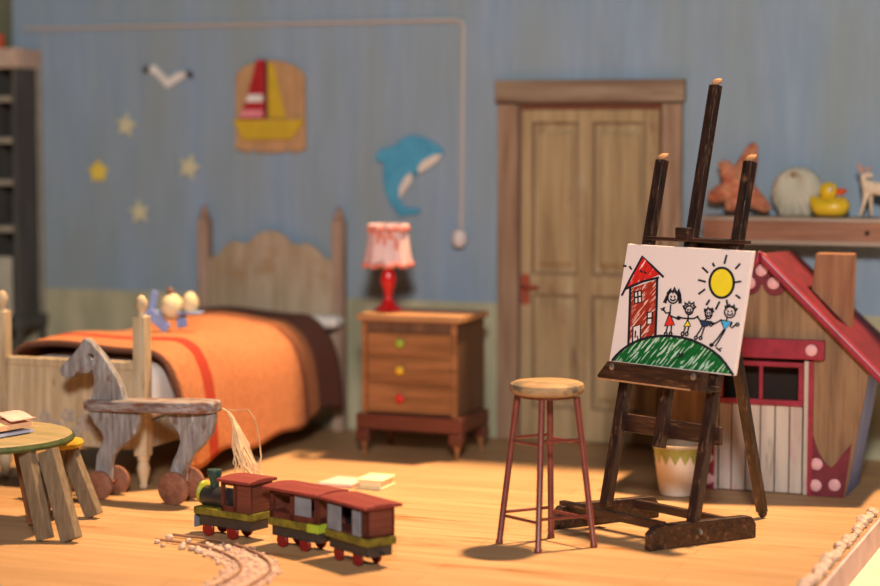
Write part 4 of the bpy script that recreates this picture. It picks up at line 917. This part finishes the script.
# lower corner ornaments
for mir in (1, -1):
    f_ = lambda x: x if mir == 1 else 2*1.862-x+.005
    pts_ = [(2.108, .002), (2.108, .385), (2.122, .31), (2.15, .225), (2.19, .165), (2.218, .15), (2.24, .175), (2.275, .225), (2.318, .28), (2.31, .22), (2.284, .002)]
    co_ = MB().prism([(f_(x), FY-.012, z) for x, z in pts_], (0, .011, 0)).build('corner_ornament', M['maroon'], ho_)
    dots([(f_(2.144), .166), (f_(2.14), .056), (f_(2.237), .064)], co_, FY-.016, .031)
# door of the house
hd = MB(); xs = [1.632, 1.70, 1.775, 1.85, 1.925, 2.0, 2.068]
for a, b2 in zip(xs, xs[1:]): hd.box(a+.003, b2-.003, FY-.005, FY+.02, .005, .46)
hd = hd.build('plank_door', M['hplank'], ho_, bevel=.004)
wf = MB(); wf.box(1.625, 2.072, FY-.02, FY+.01, .455, .485); wf.box(1.625, 2.072, FY-.02, FY+.01, .655, .68); wf.box(1.625, 1.655, FY-.019, FY+.01, .485, .655); wf.box(2.045, 2.072, FY-.019, FY+.01, .485, .655); wf.box(1.842, 1.862, FY-.016, FY+.005, .485, .655)
wf.build('window_frame', M['magenta'], hd, bevel=.004)
for a, b2 in ((1.612, 1.63), (2.074, 2.096)): MB().box(a, b2, FY-.015, FY, .003, .69).build('door_jamb', M['hplank'], ho_, bevel=.003)
for a, b2 in ((1.592, 1.612), (2.097, 2.122)): MB().box(a, b2, FY-.02, FY-.001, .003, .69).build('door_trim', M['magenta'], ho_, bevel=.003)
ln_ = MB().box(1.55, 2.178, FY-.045, FY-.001, .70, .80).build('lintel', M['magenta'], ho_, bevel=.006); dots([(2.115, .75), (1.60, .75)], ln_, FY-.052, .03)

# ------------------------------------------------------------------ pot
pt = thing('flower_pot', 'cream pot with a green zigzag rim seen between the easel legs', 'pot', (1.475, -1.43, 0))
PC = (1.475, -1.43, .001)
MB().lathe([(.088, 0), (.096, .004), (.106, .06), (.12, .18), (.13, .262), (.124, .264), (.112, .18), (.09, .02)], PC, 32).build('pot_body', M['potm'], pt, smooth=True)
gz = MB(); n = 15; top = []; low = []
for k in range(n*2):
    a = math.pi*k/n; z = .25; zl = .165 if k % 2 else .215
    rr_ = lambda z: .12+(z-.18)*.122+.0015
    top.append(gz.bm.verts.new((PC[0]+rr_(z)*math.cos(a), PC[1]+rr_(z)*math.sin(a), z))); low.append(gz.bm.verts.new((PC[0]+rr_(zl)*math.cos(a), PC[1]+rr_(zl)*math.sin(a), zl)))
for k in range(n*2): gz.face([top[k], top[(k+1) % (2*n)], low[(k+1) % (2*n)], low[k]])
gz.build('glaze_band', M['potg'], pt)

# ------------------------------------------------------------------ light
kd = Vector((.21, .31, 1)); kp = Vector((.6, -2.0, 0))+kd*60
key = bpy.data.lights.new('warm_spotlight', 'SPOT'); key.energy = 760000; key.color = (1, .64, .33); key.shadow_soft_size = 2.4; key.spot_size = math.radians(7.6); key.spot_blend = 1
so_ = bpy.data.objects.new('warm_spotlight', key); C.objects.link(so_); so_.location = kp; so_.rotation_euler = (Vector((.5, -1.5, .3))-kp).to_track_quat('-Z', 'Y').to_euler()
ar = bpy.data.lights.new('front_light', 'AREA'); ar.energy = 1350; ar.color = (1, .92, .85); ar.shape = 'DISK'; ar.size = 1.4
ao = bpy.data.objects.new('front_light', ar); C.objects.link(ao); ao.location = (4.6, -13, 5.3); ao.rotation_euler = (Vector((.6, -1, 1.2))-ao.location).to_track_quat('-Z', 'Y').to_euler()
w = bpy.data.worlds.new('world'); bpy.context.scene.world = w; w.use_nodes = True
w.node_tree.nodes['Background'].inputs[0].default_value = (.60, .62, .7, 1); w.node_tree.nodes['Background'].inputs[1].default_value = .05

sc = bpy.context.scene
sc.view_settings.view_transform = 'Standard'; sc.view_settings.look = 'None'; sc.view_settings.gamma = 1; sc.view_settings.exposure = 0
sc.view_settings.use_curve_mapping = False
sc.cycles.use_denoising = True
